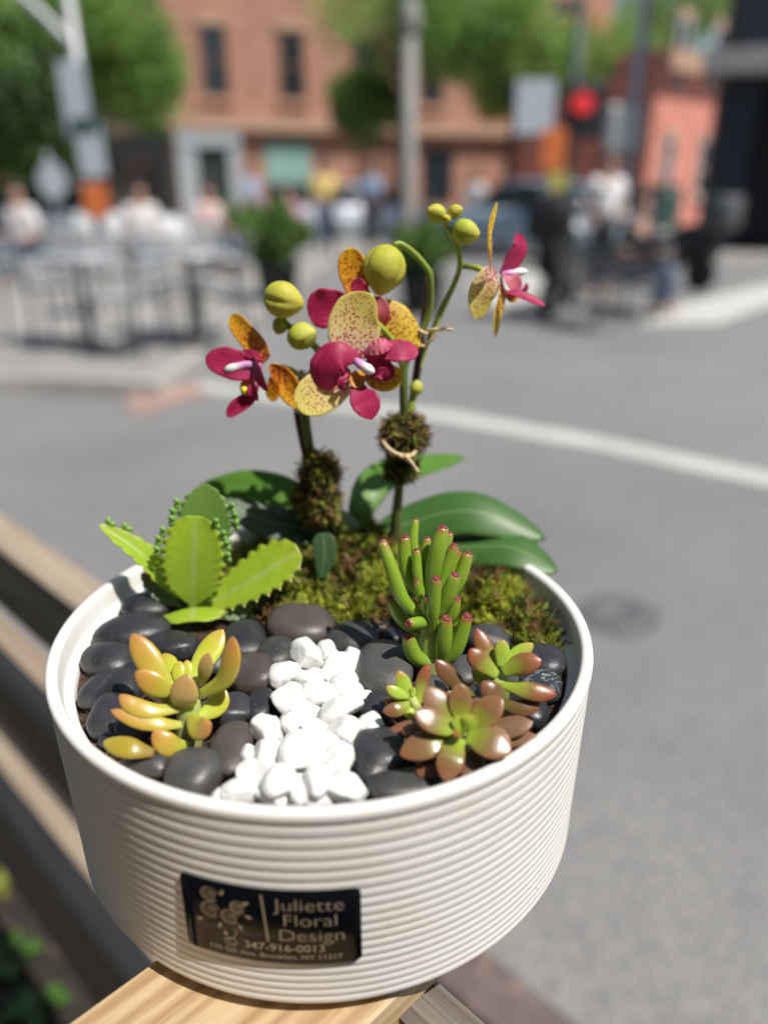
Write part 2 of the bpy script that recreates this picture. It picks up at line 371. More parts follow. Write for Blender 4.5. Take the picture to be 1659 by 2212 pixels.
M['mossA'] = noisy('moss_green', (.13, .18, .015), (.24, .30, .025), 300, .8)
M['mossB'] = noisy('moss_lime', (.30, .34, .02), (.42, .43, .04), 300, .8)
M['mossC'] = noisy('moss_brown', (.16, .08, .028), (.30, .16, .06), 300, .85)
M['mossD'] = noisy('moss_dark', (.02, .035, .008), (.05, .06, .012), 300, .85)
M['mossE'] = noisy('moss_straw', (.30, .20, .09), (.42, .28, .13), 300, .85)

# ================================================================== SETTING: street
def sheet(name, poly, z, mt, kind='structure', thick=0.0):
    P = [np.array([p[0], p[1], z]) for p in poly]; mb = MB()
    if thick: mb.prism([p - [0, 0, thick] for p in P], (0, 0, 0), (0, 0, thick))
    else: mb.add(P, [list(range(len(P)))])
    o = mb.build(name, mt); o['kind'] = kind; return o
m = mat('asphalt', (.2, .2, .2), .85); co = objco(m); a = noise(m, co, 90, 5, .75); b = noise(m, co, .55, 5, .6); v = N(m, 'ShaderNodeTexVoronoi', i_Scale=130.0); L(m, co, v.inputs['Vector'])
c = ramp(m, b.outputs[0], [(.3, (.135, .138, .142)), (.7, (.235, .233, .228))]).outputs[0]
c = mixc(m, ramp(m, a.outputs[0], [(.4, (0,) * 3), (.75, (.75,) * 3)]).outputs[0], c, (.36, .35, .335))
c = mixc(m, ramp(m, v.outputs['Color'], [(.2, (.55,) * 3), (.5, (0,) * 3)]).outputs[0], c, (.085, .085, .09))
L(m, c, BS(m).inputs['Base Color']); bump(m, a.outputs[0], .5, .004); M['asphalt'] = m
M['concrete'] = noisy('sidewalk_concrete', (.25, .245, .235), (.34, .33, .315), 1.3, .85)
M['kerbc'] = noisy('kerb_granite', (.36, .35, .33), (.47, .45, .42), 12, .8)
M['paint'] = noisy('road_paint', (.44, .44, .415), (.58, .575, .545), 6, .7)
M['ramp'] = noisy('kerb_ramp_red', (.32, .215, .175), (.38, .26, .215), 8, .8)
M['pitsoil'] = noisy('tree_pit_soil', (.012, .010, .008), (.04, .03, .022), 30, .95, .6, .02)
M['rust'] = noisy('rusty_steel', (.085, .062, .06), (.17, .13, .12), 18, .7); _m = M['rust']; _n = noise(_m, objco(_m), 9, 4, .6); _c = mixc(_m, ramp(_m, _n.outputs[0], [(.56, (0,) * 3), (.66, (1,) * 3)]).outputs[0], BS(_m).inputs['Base Color'].links[0].from_socket, (.42, .21, .06)); L(_m, _c, BS(_m).inputs['Base Color'])
M['rusto'] = noisy('bright_rust', (.45, .22, .05), (.60, .34, .09), 30, .7)

sheet('road', [(-300, -60), (300, -60), (300, 300), (-300, 300)], GROUND, M['asphalt'])
g = lambda px: [gpt(*p)[:2] for p in px]
# raised sidewalk islands: far corner with the cafe furniture, and the one over the road
KERB = 0.12
def raised(name, px):
    P = [gpt(x, y, KERB)[:2] for x, y in px]
    sheet(name, P, GROUND + KERB, M['concrete'], thick=KERB - .004)
    c = np.mean(P, 0); out = [p + (p - c) / np.linalg.norm(p - c) * .16 for p in P]
    sheet('kerb', out, GROUND + KERB - .012, M['kerbc'], thick=KERB - .02)
raised('sidewalk', [(-700, 800), (60, 800), (330, 812), (450, 735), (560, 655), (650, 590), (760, 528), (1010, 485), (1010, 428), (-900, 428)])
raised('sidewalk', [(1240, 508), (1460, 556), (2200, 556), (2600, 430), (1230, 430)])
# painted road markings, kerb ramp
PZ = GROUND + .004
def marking(px, label):
    o = sheet('road_marking', g(px), PZ, M['paint']); return o
marking([(430, 824), (700, 866), (950, 886), (1300, 947), (1659, 1022), (2300, 1160), (2300, 1215), (1659, 1052), (1300, 973), (950, 909), (700, 884), (430, 842)], '')
marking([(1380, 702), (1480, 655), (1659, 612), (1900, 580), (1900, 615), (1659, 662), (1550, 700)], '')
marking([(1010, 610), (1180, 585), (1190, 640), (1060, 668)], '')
marking([(-250, 850), (-50, 845), (-40, 880), (-250, 890)], '')
rp = sheet('kerb_ramp', g([(266, 862), (410, 828), (452, 850), (300, 900)]), GROUND + .008, M['ramp'])
# manhole cover on the road
mc = gpt(1335, 1330); mb = MB()
mb.lathe([(0, .0), (.125, .0), (.13, .004), (.13, .0085), (.115, .0085), (.113, .0065), (.09, .0065), (.088, .009), (.06, .009), (.058, .0065), (0, .0065)], (mc[0], mc[1], GROUND), 40)
M['iron'] = noisy('cast_iron', (.10, .103, .11), (.15, .152, .158), 40, .6)
tag(mb.build('manhole_cover', M['iron'], None, True, mc), 'round dark iron manhole cover set in the asphalt', 'manhole')

# ================================================================== fence of the tree pit
dA = np.array([-.712, .702, 0]); dA /= np.linalg.norm(dA); nA = np.array([-dA[1], dA[0], 0]) * -1
nA = np.array([-.702, -.712, 0]); nA /= np.linalg.norm(nA)
angA = math.atan2(dA[1], dA[0]); angB = math.atan2(dA[1], dA[0]) - math.pi / 2
def board(name, mt, start, length, d, wdir, wdt, top, hgt, label, cat, group=None, bev=.004):
    """a timber running from start along d; wdt measured along wdir from the start edge"""
    d = nrm(d); wdir = nrm(wdir); c = np.asarray(start, float) + d * length / 2 + wdir * wdt / 2
    mb = MB(); ang = math.atan2(d[1], d[0])
    mb.box((0, 0, 0), (length, wdt, hgt), 0, bev)
    o = mb.build(name, mt); o.location = (c[0], c[1], top - hgt / 2); o.rotation_euler = (0, 0, ang)
    if label: tag(o, label, cat, group)
    return o
Z1 = -.040
P_far = onz(0, 1102, Z1); P_near = onz(0, 1182, Z1)
w1 = float((P_near - P_far) @ nA); face = P_near
z1b = onpl(0, 1314, face, nA)[2]
z2 = onpl(0, 1459, face, nA)[2]; w2 = min(.10, float((face - onz(0, 1319, z2)) @ nA)); z2b = onpl(0, 1563, face, nA)[2]
z3 = onpl(0, 1754, face, nA)[2]; w3 = min(.14, float((face - onz(0, 1583, z3)) @ nA)); z3b = max(onpl(0, 1873, face, nA)[2], GROUND + .01)
print('RAILS', w1, z1b, '|', z2, w2, z2b, '|', z3, w3, z3b)
off = float(face @ nA)
corner = np.array([0, 0, 0.]) + nA * off + dA * .02        # foot of the corner, hidden below the planter
for nm, top, bot, wd, lab in (('fence_rail', Z1, z1b, w1, 'topmost grey weathered rail of the wooden fence'),
                              ('fence_rail', z2, z2b, w2, 'middle weathered rail of the wooden fence'),
                              ('fence_rail', z3, z3b, w3, 'lowest weathered rail of the wooden fence, nearest the soil')):
    board(nm, M['weathered'], corner - nA * wd, 2.6, dA, nA, wd, top, top - bot, lab, 'fence rail', 'rails of the tree pit fence')
# pale top board that carries the planter
dB = np.array([math.sin(R_(45)), math.cos(R_(45)), 0]); nB = np.array([math.cos(R_(45)), -math.sin(R_(45)), 0])
e0 = onz(140, 2212, 0.0)[:]; w_b = float((onz(792, 2212, 0) - e0) @ nB)
st = e0 - dB * .30
far_end = .30 + .135
tb = board('top_board', M['pine'], st, far_end, dB, nB, w_b, 0.0, .015, 'pale new pine board carrying the planter', 'board', None, .0015)
# dark check crack and a second, narrower strip laminated beside it
ps = board('post', M['pine'], st + dB * (.30 + .02) + nB * (.004), .085, dB, nB, w_b - .008, -.016, abs(GROUND) - .016, 'corner post of the wooden fence under the pale board', 'post', None, .004)
e1 = onz(880, 2160, -.045)
board('fence_rail', M['weathered2'], onz(850, 2170, -.018) + dA * .03, .8, -dA, -nA, .013, -.018, .06, 'split grey rail under the planter running off to the near side', 'fence rail', 'rails of the tree pit fence')
board('fence_rail', M['weathered2'], onz(850, 2170, -.018) + dA * .03 - nA * .0155, .8, -dA, -nA, .008, -.024, .06, 'thin grey batten beside the split rail under the planter', 'fence rail', 'rails of the tree pit fence')
# rusty steel edging of the pit, down on the street
ra = gpt(960, 2130, .1); mb = MB(); 
ro = board('steel_edging', M['rust'], ra + dA * .8, 3.0, -dA, -nA, .10, GROUND + .10, .098, 'rusty steel edging on the ground beside the fence', 'edging', None, .006)
# tree pit soil and weeds
pit0 = corner + dA * 3; pit1 = corner - dA * 1.5
sheet('tree_pit_soil', [(pit0 - nA * .3)[:2], (pit0 + nA * 3)[:2], (pit1 + nA * 3)[:2], (pit1 - nA * .3)[:2]], GROUND + .01, M['pitsoil'])
mb = MB()
for i in range(420):
    p = corner + dA * random.uniform(-.3, 1.2) + nA * random.uniform(-.25, .9); s = random.uniform(.006, .022)
    q = [np.array([p[0], p[1], GROUND + .012]) + np.array([random.uniform(-s, s), random.uniform(-s, s), random.uniform(0, s)]) for _ in range(5)]
    mb.add(q, [[0, 1, 2], [0, 2, 3], [0, 3, 4], [1, 2, 4]])
o = mb.build('wood_chips', noisy('wood_chip', (.05, .035, .025), (.16, .11, .075), 60, .9)); tag(o, 'dark wood chips scattered over the tree pit soil', 'wood chips', None, 'stuff')
M['weed'] = plant_mat('weed_leaf', [(0, (.05, .12, .02)), (1, (.10, .24, .03))], .45, .35)
M['weedy'] = plant_mat('weed_yellow_leaf', [(0, (.16, .22, .03)), (1, (.36, .36, .05))], .45, .35)

# ================================================================== leaf builders
LEAFP = [(0, .40), (.15, .58), (.4, .92), (.58, 1.0), (.74, .90), (.86, .66), (.94, .38), (.98, .18), (1, .0)]
BLADEP = [(0, .12), (.08, .22), (.25, .62), (.5, .97), (.65, 1.0), (.8, .85), (.92, .52), (.97, .3), (1, .02)]
PETALP = [(0, .22), (.12, .5), (.3, .84), (.5, 1.0), (.68, .98), (.82, .82), (.92, .56), (.97, .34), (1, .04)]
def prof(tab, t):
    x = np.array([a for a, _ in tab]); y = np.array([b for _, b in tab]); return np.interp(t, x, y)
def fat(name, pts, hw, nh, mt, parent, k=.55, tab=LEAFP, nu=18, nv=14, flat=.55, roll=0.0, tip_open=False):
    """fleshy leaf: elliptical rings along a curved spine, flatter on the face that looks along nh"""
    C = crom(pts, nu); t = np.linspace(0, 1, nu); W = np.sqrt(np.clip(prof(tab, t), 0, 1) * np.clip(prof(tab, t), 0, 1)) * hw
    V = []; T_ = []; S_ = []
    for i in range(nu):
        T = nrm(C[min(i + 1, nu - 1)] - C[max(i - 1, 0)]); Nn = np.asarray(nh, float); Nn = nrm(Nn - T * (Nn @ T)); S = np.cross(T, Nn)
        if roll: Nn, S = Nn * math.cos(roll) + S * math.sin(roll), S * math.cos(roll) - Nn * math.sin(roll)
        for j in range(nv):
            a = 2 * math.pi * j / nv; cx, sy = math.cos(a), math.sin(a)
            th = k * (flat if sy > 0 else 1.0)
            V.append(C[i] + S * W[i] * cx + Nn * W[i] * th * sy); T_.append(t[i]); S_.append(cx)
    Fc = [[i * nv + j, i * nv + (j + 1) % nv, (i + 1) * nv + (j + 1) % nv, (i + 1) * nv + j] for i in range(nu - 1) for j in range(nv)]
    Fc += [list(range(nv - 1, -1, -1)), [(nu - 1) * nv + j for j in range(nv)]]
    return make(name, V, Fc, mt, parent, True, {'t': T_, 's': S_})
def blade_geo(pts, hw, nh, cup=.2, tab=BLADEP, nu=26, nv=9, thick=.0007, teeth=0, tdepth=.08, wave=0.0, wfreq=3, fold=0.0, asym=0.0, ph=0.0):
    C = crom(pts, nu); t = np.linspace(0, 1, nu); nhs = np.asarray(nh, float)
    if nhs.ndim == 1: nhs = np.stack([nhs, nhs])
    top = []; bot = []; T_ = []; S_ = []
    for i in range(nu):
        T = nrm(C[min(i + 1, nu - 1)] - C[max(i - 1, 0)])
        u = t[i] * (len(nhs) - 1); a = min(int(u), len(nhs) - 2); Nn = nhs[a] * (1 - (u - a)) + nhs[a + 1] * (u - a)
        Nn = nrm(Nn - T * (Nn @ T)); S = np.cross(T, Nn)
        W = float(prof(tab, t[i])) * hw
        for j in range(nv):
            s = -1 + 2 * j / (nv - 1); Wt = W * (1 + asym * s)
            if teeth and abs(s) > .99: Wt *= 1 + tdepth * (1.3 * abs(math.sin(math.pi * t[i] * teeth)) - .7) * (1 if t[i] > .25 else 0)
            h = cup * W * s * s + fold * W * abs(s) + wave * hw * math.sin(wfreq * 2 * math.pi * t[i] + ph + (1.3 if s > 0 else 0)) * abs(s) ** 2
            P = C[i] + S * s * Wt + Nn * h
            th = thick * (1 - .75 * s * s) * (.35 + .65 * math.sin(math.pi * min(.98, max(.02, t[i]))))
            top.append(P + Nn * th); bot.append(P - Nn * th); T_.append(t[i]); S_.append(s)
    n = nu * nv; V = top + bot; Fc = []
    for i in range(nu - 1):
        for j in range(nv - 1):
            a, b, c, d = i * nv + j, i * nv + j + 1, (i + 1) * nv + j + 1, (i + 1) * nv + j
            Fc += [[a, b, c, d], [n + d, n + c, n + b, n + a]]
        for j, sgn in ((0, 1), (nv - 1, -1)):
            a, d = i * nv + j, (i + 1) * nv + j
            Fc.append([a, d, n + d, n + a] if sgn > 0 else [d, a, n + a, n + d])
    for i, sgn in ((0, -1), (nu - 1, 1)):
        for j in range(nv - 1):
            a, b = i * nv + j, i * nv + j + 1
            Fc.append([a, b, n + b, n + a] if sgn > 0 else [b, a, n + a, n + b])
    return V, Fc, T_ * 2, S_ * 2, C
def blade(name, pts, hw, nh, mt, parent, **kw):
    V, Fc, T_, S_, C = blade_geo(pts, hw, nh, **kw)
    return make(name, V, Fc, mt, parent, True, {'t': T_, 's': S_})
def tubeobj(name, pts, rad, mt, parent, seg=10, n=24):
    C = crom(pts, n); rad = np.interp(np.linspace(0, 1, n), np.linspace(0, 1, len(rad)), rad) if not np.isscalar(rad) else [rad] * n
    mb = MB().tube(C, list(rad), seg)
    return make(name, mb.V, mb.F, mt, parent, True, {'t': np.repeat(np.linspace(0, 1, n), seg)})
def blob(name, c, ax, mt, parent, axis=None, sub=2, seam=0.0, noise_=.03, seed=0, tip=0.0, label=None):
    """egg-shaped bud; axis = growth direction, seam = depth of the three sepal joints"""
    bm = bmesh.new(); bmesh.ops.create_icosphere(bm, subdivisions=sub, radius=1.0)
    z = nrm(axis if axis is not None else (0, 0, 1)); x = nrm(np.cross(z, (0.31, .9, .2))); y = np.cross(z, x)
    V = []; T_ = []
    for v in bm.verts:
        p = np.array(v.co); a = math.atan2(p[1], p[0]); r = 1.0
        if seam:
            q = abs(((a / (2 * math.pi) * 3 + seed * .37) % 1) - .5) * 2
            r *= 1 - seam * max(0, (q - .7) / .3) ** 2 * (1 - abs(p[2]) * .3)
            r *= 1 + .03 * math.sin(3 * a + seed)
        r *= 1 + noise_ * math.sin(4.1 * p[0] + 2.3 * p[1] * 1.7 + 3 * p[2] + seed)
        zz = p[2] * (1 + tip * max(0, p[2]) ** 6)
        sh = 1 - .18 * max(0, p[2]) ** 2
        V.append(np.asarray(c) + x * p[0] * ax[0] * r * sh + y * p[1] * ax[1] * r * sh + z * zz * ax[2]); T_.append((p[2] + 1) / 2)
    Fc = [[l.index for l in f.verts] for f in bm.faces]; bm.free()
    return make(name, V, Fc, mt, parent, True, {'t': T_, 's': [0] * len(T_)})

def weed(px, hgt, n, mt, label):
    p = gpt(*px); t = thing('weed', label, 'plant', p, 'weeds in the tree pit')
    for i in range(n):
        a = random.uniform(0, 6.28); l = hgt * random.uniform(.6, 1.1); d = np.array([math.cos(a), math.sin(a), 0])
        blade('leaf', [p, p + d * l * .4 + [0, 0, l * .5], p + d * l + [0, 0, l * .6]], l * .22, (-d[0] * .5, -d[1] * .5, 1), mt, t, nu=8, nv=5)
weed((12, 1925), .05, 7, M['weedy'], 'yellow-green weed in the tree pit just below the lowest rail')
weed((25, 2085), .06, 9, M['weed'], 'green weed in the tree pit at the middle of the dark soil')
weed((95, 2190), .055, 8, M['weed'], 'green weed in the tree pit beside the pale board')
weed((8, 1868), .045, 6, M['weed'], 'small green weed half hidden under the lowest rail')
weed((5, 2195), .05, 7, M['weed'], 'green weed at the bottom corner of the tree pit soil')

# ================================================================== planter
planter = thing('planter', 'round ribbed white ceramic planter on the pale board', 'planter', (0, 0, 0))
ZT = np.array([0, .08, .25, .5, .75, 1.0]) * POT_H; RT = np.array([.1030, .1078, .1080, .1086, .1092, .1096])
def pot_r(z): return float(np.interp(z, ZT, RT))
NR = 21; z0, z1 = .0035, POT_H - .0055
prf = [(.0005, .004), (.09, .004), (.0955, .0006), (.1000, 0), (.1022, .0006), (.1036, .0022)]
for i in range(1, NR * 8 + 1):
    f = i / (NR * 8); z = z0 + (z1 - z0) * f; g_ = f * 1.2 - .2 * f * f
    groove = (1 - abs(math.sin(math.pi * g_ * NR))) ** 1.8
    rr = pot_r(z); rr = min(rr, .1036 + (z - .0022) * .9 if z < .007 else 1)
    prf.append((rr - .00048 * groove, z))
zt = POT_H
prf += [(.1094, z1 + .0006), (.1098, z1 + .002), (.1100, zt - .002), (.1096, zt - .0006), (.1086, zt), (.1068, zt), (.1056, zt - .0007), (.1051, zt - .002),
        (.1046, zt - .0085), (.1040, zt - .0105), (.1015, zt - .0112), (.1008, zt - .0122), (.1004, zt - .016), (.0995, zt - .04), (.098, .02), (.06, .016), (.0005, .016)]
mb = MB().lathe(prf, (0, 0, 0), 160)
body = mb.build('body', M['glaze'], planter, True)
# label wrapped round the front
LR = .1093; A0, A1, LZ0, LZ1 = R_(-21.4), R_(9.25), .0285, .0606
LW = (A1 - A0) * LR; LH = LZ1 - LZ0
def bend(u, v, d=0.0):
    a = A0 + u / LR; r = LR + d; return (r * math.sin(a), -r * math.cos(a), LZ0 + v)
def flat_poly_grid(name, w_, h_, rad, d, mt, parent):
    nu = 36; V = []; Fc = []
    xs = sorted(set(list(np.linspace(rad, w_ - rad, nu)) + [rad * (1 - math.cos(a)) for a in np.linspace(0, math.pi / 2, 6)] + [w_ - rad * (1 - math.cos(a)) for a in np.linspace(0, math.pi / 2, 6)]))
    for x in xs:
        e = x if x < rad else (w_ - x if x > w_ - rad else rad)
        ins = rad - math.sqrt(max(0, rad * rad - (rad - e) ** 2))
        V += [bend(x, ins, 0), bend(x, h_ - ins, 0), bend(x, ins, d), bend(x, h_ - ins, d)]
    for i in range(len(xs) - 1):
        a = i * 4; b = a + 4
        Fc += [[a + 2, b + 2, b + 3, a + 3], [a, a + 1, b + 1, b], [a, b, b + 2, a + 2], [a + 1, a + 3, b + 3, b + 1]]
    Fc += [[0, 2, 3, 1], [len(V) - 4, len(V) - 3, len(V) - 1, len(V) - 2]]
    return make(name, V, Fc, mt, parent, True)
label = flat_poly_grid('label', LW, LH, .0024, .00012, M['label'], planter); label['label'] = 'black glossy label with gold print'
def text_on(txt, u, v, size, name='lettering', bold=0.0, sx=1.0):
    cu = bpy.data.curves.new('t', 'FONT'); cu.body = txt; cu.size = size; cu.align_x = 'CENTER'; cu.align_y = 'CENTER'; cu.offset = bold; cu.resolution_u = 4
    ob = bpy.data.objects.new('t', cu); COL.objects.link(ob); dg = bpy.context.evaluated_depsgraph_get()
    me = bpy.data.meshes.new_from_object(ob.evaluated_get(dg)); V = [bend(u + p.co.x * sx, v + p.co.y, .00024) for p in me.vertices]
    Fc = [list(p.vertices) for p in me.polygons]
    bpy.data.objects.remove(ob); bpy.data.curves.remove(cu); bpy.data.meshes.remove(me)
    return make(name, V, Fc, M['gold'], label, False)
uu = lambda f: f * LW; vv = lambda f: (1 - f) * LH
text_on('Juliette', uu(.725), vv(.20), .0074, bold=-.00012, sx=1.06)
text_on('Floral', uu(.725), vv(.405), .0074, bold=-.00012, sx=1.06)
text_on('Design', uu(.73), vv(.61), .0074, bold=-.00012, sx=1.06)
text_on('347-916-0013', uu(.575), vv(.785), .0047, bold=.00003, sx=1.0)
text_on('170 5th Ave, Brooklyn, NY 11217', uu(.515), vv(.905), .00285, bold=.00002, sx=1.12)
V = [bend(uu(.485), vv(.70), .00024), bend(uu(.495), vv(.70), .00024), bend(uu(.475), vv(.075), .00024), bend(uu(.465), vv(.075), .00024)]
make('divider_line', V, [[0, 1, 2, 3]], M['gold'], label, False)
def arc_strip(mb, cu_, cv, r0, r1, a0, a1, n=18, rx=1.0, ry=1.0):
    V = []
    for i in range(n + 1):
        a = a0 + (a1 - a0) * i / n; wd = .00016
        rr = r0 + (r1 - r0) * i / n
        for e in (-wd, wd): V.append(bend(cu_ + (rr + e) * math.cos(a) * rx, cv + (rr + e) * math.sin(a) * ry, .00024))
    mb.add(V, [[2 * i, 2 * i + 1, 2 * i + 3, 2 * i + 2] for i in range(n)])
mb = MB()
for fu, fv, r in ((.175, .19, .0030), (.17, .40, .0034), (.285, .44, .0032), (.335, .29, .0026)):   # a spray of four spiral roses
    cu_, cv = uu(fu), vv(fv)
    arc_strip(mb, cu_, cv, r, r * .92, .3, 5.6); arc_strip(mb, cu_, cv, r * .75, r * .55, 2.0, 8.0); arc_strip(mb, cu_, cv, r * .45, r * .12, 0, 7.5)
for fu, fv, a in ((.25, .13, 1.2), (.39, .40, -.3), (.10, .56, 3.6), (.22, .58, 4.4), (.34, .56, 5.2), (.25, .68, 4.7), (.38, .22, .5)):
    cu_, cv = uu(fu), vv(fv); l, wd = .0030, .0007; ca, sa = math.cos(a), math.sin(a)
    P = [(-l / 2, 0), (0, wd), (l / 2, 0), (0, -wd)]; mb.add([bend(cu_ + x * ca - y * sa, cv + x * sa + y * ca, .00024) for x, y in P], [[0, 1, 2, 3]])
arc_strip(mb, uu(.235), vv(.66), .0032, .0050, -1.2, .6)
mb.build('rose_emblem', M['gold'], label)
mb = MB(); arc_strip(mb, uu(.275), vv(.785), .0019, .0019, 0, 6.2832, 28); arc_strip(mb, uu(.275) + .0004, vv(.785) + .0004, .0011, .0011, 2.6, 5.3, 10); arc_strip(mb, uu(.275) + .0004, vv(.785) + .0004, .0013, .0013, 2.5, 2.9, 4); arc_strip(mb, uu(.275) + .0004, vv(.785) + .0004, .0013, .0013, 5.0, 5.4, 4)
mb.build('telephone_symbol', M['gold'], label)

# ================================================================== soil, moss bed
SZ = POT_H - .0165
nr, na = 26, 90; V = [(0, 0, SZ)]; Fc = []
for i in range(1, nr + 1):
    for k in range(na):
        r = .1003 * i / nr; a = 2 * math.pi * k / na; x, y = r * math.cos(a), r * math.sin(a)
        V.append((x, y, SZ + .0012 * math.sin(90 * x + 1) * math.sin(110 * y) + random.uniform(-.0007, .0007) + (.002 if i > nr - 3 else 0)))
for k in range(na): Fc.append([0, 1 + k, 1 + (k + 1) % na])
for i in range(nr - 1):
    for k in range(na):
        a = 1 + i * na + k; b = 1 + i * na + (k + 1) % na; Fc.append([a, a + na, b + na, b])
o = make('soil', V, Fc, M['soil']); tag(o, 'dark brown potting soil filling the white planter', 'soil', None, 'stuff')
mb = MB()
for i in range(5200):
    a = random.uniform(0, 6.28); r = .1003 * math.sqrt(random.random()); s = random.uniform(.0004, .0013) * (1.5 if random.random() < .08 else 1)
    c = np.array([r * math.cos(a), r * math.sin(a), SZ + random.uniform(0, .0022) + (.002 if r > .09 else 0)])
    q = [c + np.array([random.uniform(-s, s) * 1.4, random.uniform(-s, s) * 1.4, random.uniform(-s, s)]) for _ in range(4)]
    mb.add(q, [[0, 1, 2], [0, 2, 3], [0, 3, 1], [1, 3, 2]])
o = mb.build('soil_crumbs', M['crumb']); tag(o, 'loose brown soil crumbs between the stones in the planter', 'soil crumbs', None, 'stuff')

MF = [(440, 1255), (520, 1262), (575, 1335), (720, 1345), (840, 1372), (930, 1352), (1030, 1340), (1070, 1385), (1130, 1402), (1215, 1418)]
mfx = [onz(x, y, POT_H - .010) for x, y in MF]; MX = [p[0] for p in mfx]; MY = [p[1] for p in mfx]
def moss_h(x, y):
    e = y - np.interp(x, MX, MY); e = np.clip(e / .035, 0, 1); r = np.hypot(x, y)
    h = POT_H - .0145 + .0115 * np.sqrt(e) + .0025 * np.sin(130 * x + 2) * np.sin(150 * y)
    h = h + .010 * np.exp(-(((x - .004) / .03) ** 2 + ((y - .078) / .03) ** 2))
    return h - .006 * np.clip((r - .085) / .015, 0, 1)
FR = []        # one frond: a stalk with short leaflets, unit length along +z, facing +y
def frond():
    V = []; Fc = []; k = 6
    for i in range(k):
        z = .1 + .85 * i / k; l = .26 * (1 - .65 * i / k); yb = .25 * (z ** 2)
        for sgn in (-1, 1):
            b = len(V); V += [(0, yb, z - .06), (sgn * l, yb + .04, z + .16), (0, yb + .01, z + .05)]; Fc.append([b, b + 1, b + 2])
    b = len(V); V += [(-.035, 0, 0), (.035, 0, 0), (.01, .25, 1.0)]; Fc.append([b, b + 1, b + 2])
    return np.array(V), np.array(Fc)
FV, FF = frond()
def fronds(P, Dv, Ln, midx, name, label, cat, kind='stuff', parent=None, origin=None):
    n = len(P); Dv = Dv / np.linalg.norm(Dv, axis=1)[:, None]
    a = np.cross(Dv, rng.normal(size=(n, 3))); a /= np.linalg.norm(a, axis=1)[:, None]; b = np.cross(Dv, a)
    V = P[:, None] + Ln[:, None, None] * (FV[None, :, 0:1] * a[:, None] + FV[None, :, 1:2] * b[:, None] + FV[None, :, 2:3] * Dv[:, None])
    Fc = (FF[None] + (np.arange(n) * len(FV))[:, None, None]).reshape(-1, 3)
    mi = np.repeat(midx, len(FF))
    o = make(name, V.reshape(-1, 3), Fc, None, parent, False, None, origin, [M['mossA'], M['mossB'], M['mossC'], M['mossD'], M['mossE']], mi)
    if label: tag(o, label, cat, None, kind)
    return o
xs = rng.uniform(-.1, .1, 60000); ys = rng.uniform(-.02, .1, 60000)
ok = (np.hypot(xs, ys) < .099) & (ys > np.interp(xs, MX, MY) - .002) & (xs > -.066); xs, ys = xs[ok][:9500], ys[ok][:9500]
patch = np.sin(95 * xs + 1.5) * np.sin(80 * ys + .6) + .55 * np.sin(210 * xs - 90 * ys) + rng.normal(0, .42, len(xs))
mi = np.where(patch > .25, 1, np.where(patch > -.5, 0, np.where(rng.random(len(xs)) < .55, 2, 3))); mi = np.where(rng.random(len(xs)) < .06, 4, mi)
Dm = np.stack([rng.normal(0, .75, len(xs)), rng.normal(-.35, .75, len(xs)), rng.uniform(.25, 1, len(xs))], 1)
fronds(np.stack([xs, ys, moss_h(xs, ys) - .001 + rng.uniform(-.001, .002, len(xs))], 1), Dm, rng.uniform(.0040, .0105, len(xs)), mi, 'moss', 'green and brown moss covering the rear of the planter', 'moss')
# the matted layer the fronds grow from
gx, gy = np.meshgrid(np.linspace(-.1, .1, 61), np.linspace(-.03, .1, 41)); ok = (np.hypot(gx, gy) < .0995) & (gy > np.interp(gx, MX, MY) - .004) & (gx > -.07)
gz = np.where(ok, moss_h(gx, gy) - .002, POT_H - .02); V = np.stack([gx, gy, gz], -1).reshape(-1, 3); Fc = []
for i in range(40):
    for j in range(60):
        if ok[i, j] and ok[i + 1, j] and ok[i, j + 1] and ok[i + 1, j + 1]: q = i * 61 + j; Fc.append([q, q + 1, q + 62, q + 61])
o = make('moss_mat', V, Fc, M['mossD']); tag(o, 'matted dark underside layer of the moss in the planter', 'moss', None, 'stuff')

# ================================================================== pebbles
def ico(sub):
    bm = bmesh.new(); bmesh.ops.create_icosphere(bm, subdivisions=sub, radius=1.0)
    V = np.array([v.co[:] for v in bm.verts]); Fc = [[l.index for l in f.verts] for f in bm.faces]; bm.free(); return V, Fc
IV, IF = ico(4); GV, GF = ico(4)
def lown(P, seed, amp, fr=1.6):
    r = np.random.default_rng(seed); out = np.zeros(len(P))
    for _ in range(5):
        k = r.normal(0, fr, 3); out += np.sin(P @ k + r.uniform(0, 6.28))
    return 1 + amp * out / 5
def inside(V, lim=.0996):
    c = V.mean(0); r = np.hypot(V[:, 0], V[:, 1]); ov = max(0.0, np.percentile(r, 97) - lim); V = V - np.array([c[0], c[1], 0]) / np.hypot(c[0], c[1]) * ov
    r = np.hypot(V[:, 0], V[:, 1]); k = np.where(r > .1, .1 / r, 1.0); return V * np.stack([k, k, np.ones_like(k)], 1)
def pebble(px, hw, hh, tilt, mt, label, seed, lift=0.0, th=.55):
    P = onz(px[0], px[1], POT_H - .0095 + lift); s = mpp(P); a = hw * s; b = hh * s / .74; c = min(a, b) * th * 1.15
    c = min(c, .0105)
    ex = 2.35; V = np.sign(IV) * np.abs(IV) ** (2 / ex); V = V * lown(IV, seed, .22)[:, None]
    V = V * [a, b, c]; ca, sa = math.cos(-tilt), math.sin(-tilt)
    V = np.stack([V[:, 0] * ca - V[:, 1] * sa, V[:, 0] * sa + V[:, 1] * ca, V[:, 2] + .10 * V[:, 1]], 1)
    V = inside(V + P) - P
    o = make('pebble', V + P, IF, M[mt], None, True, None, P - [0, 0, c]); return tag(o, label, 'pebble', 'dark river pebbles in the planter')
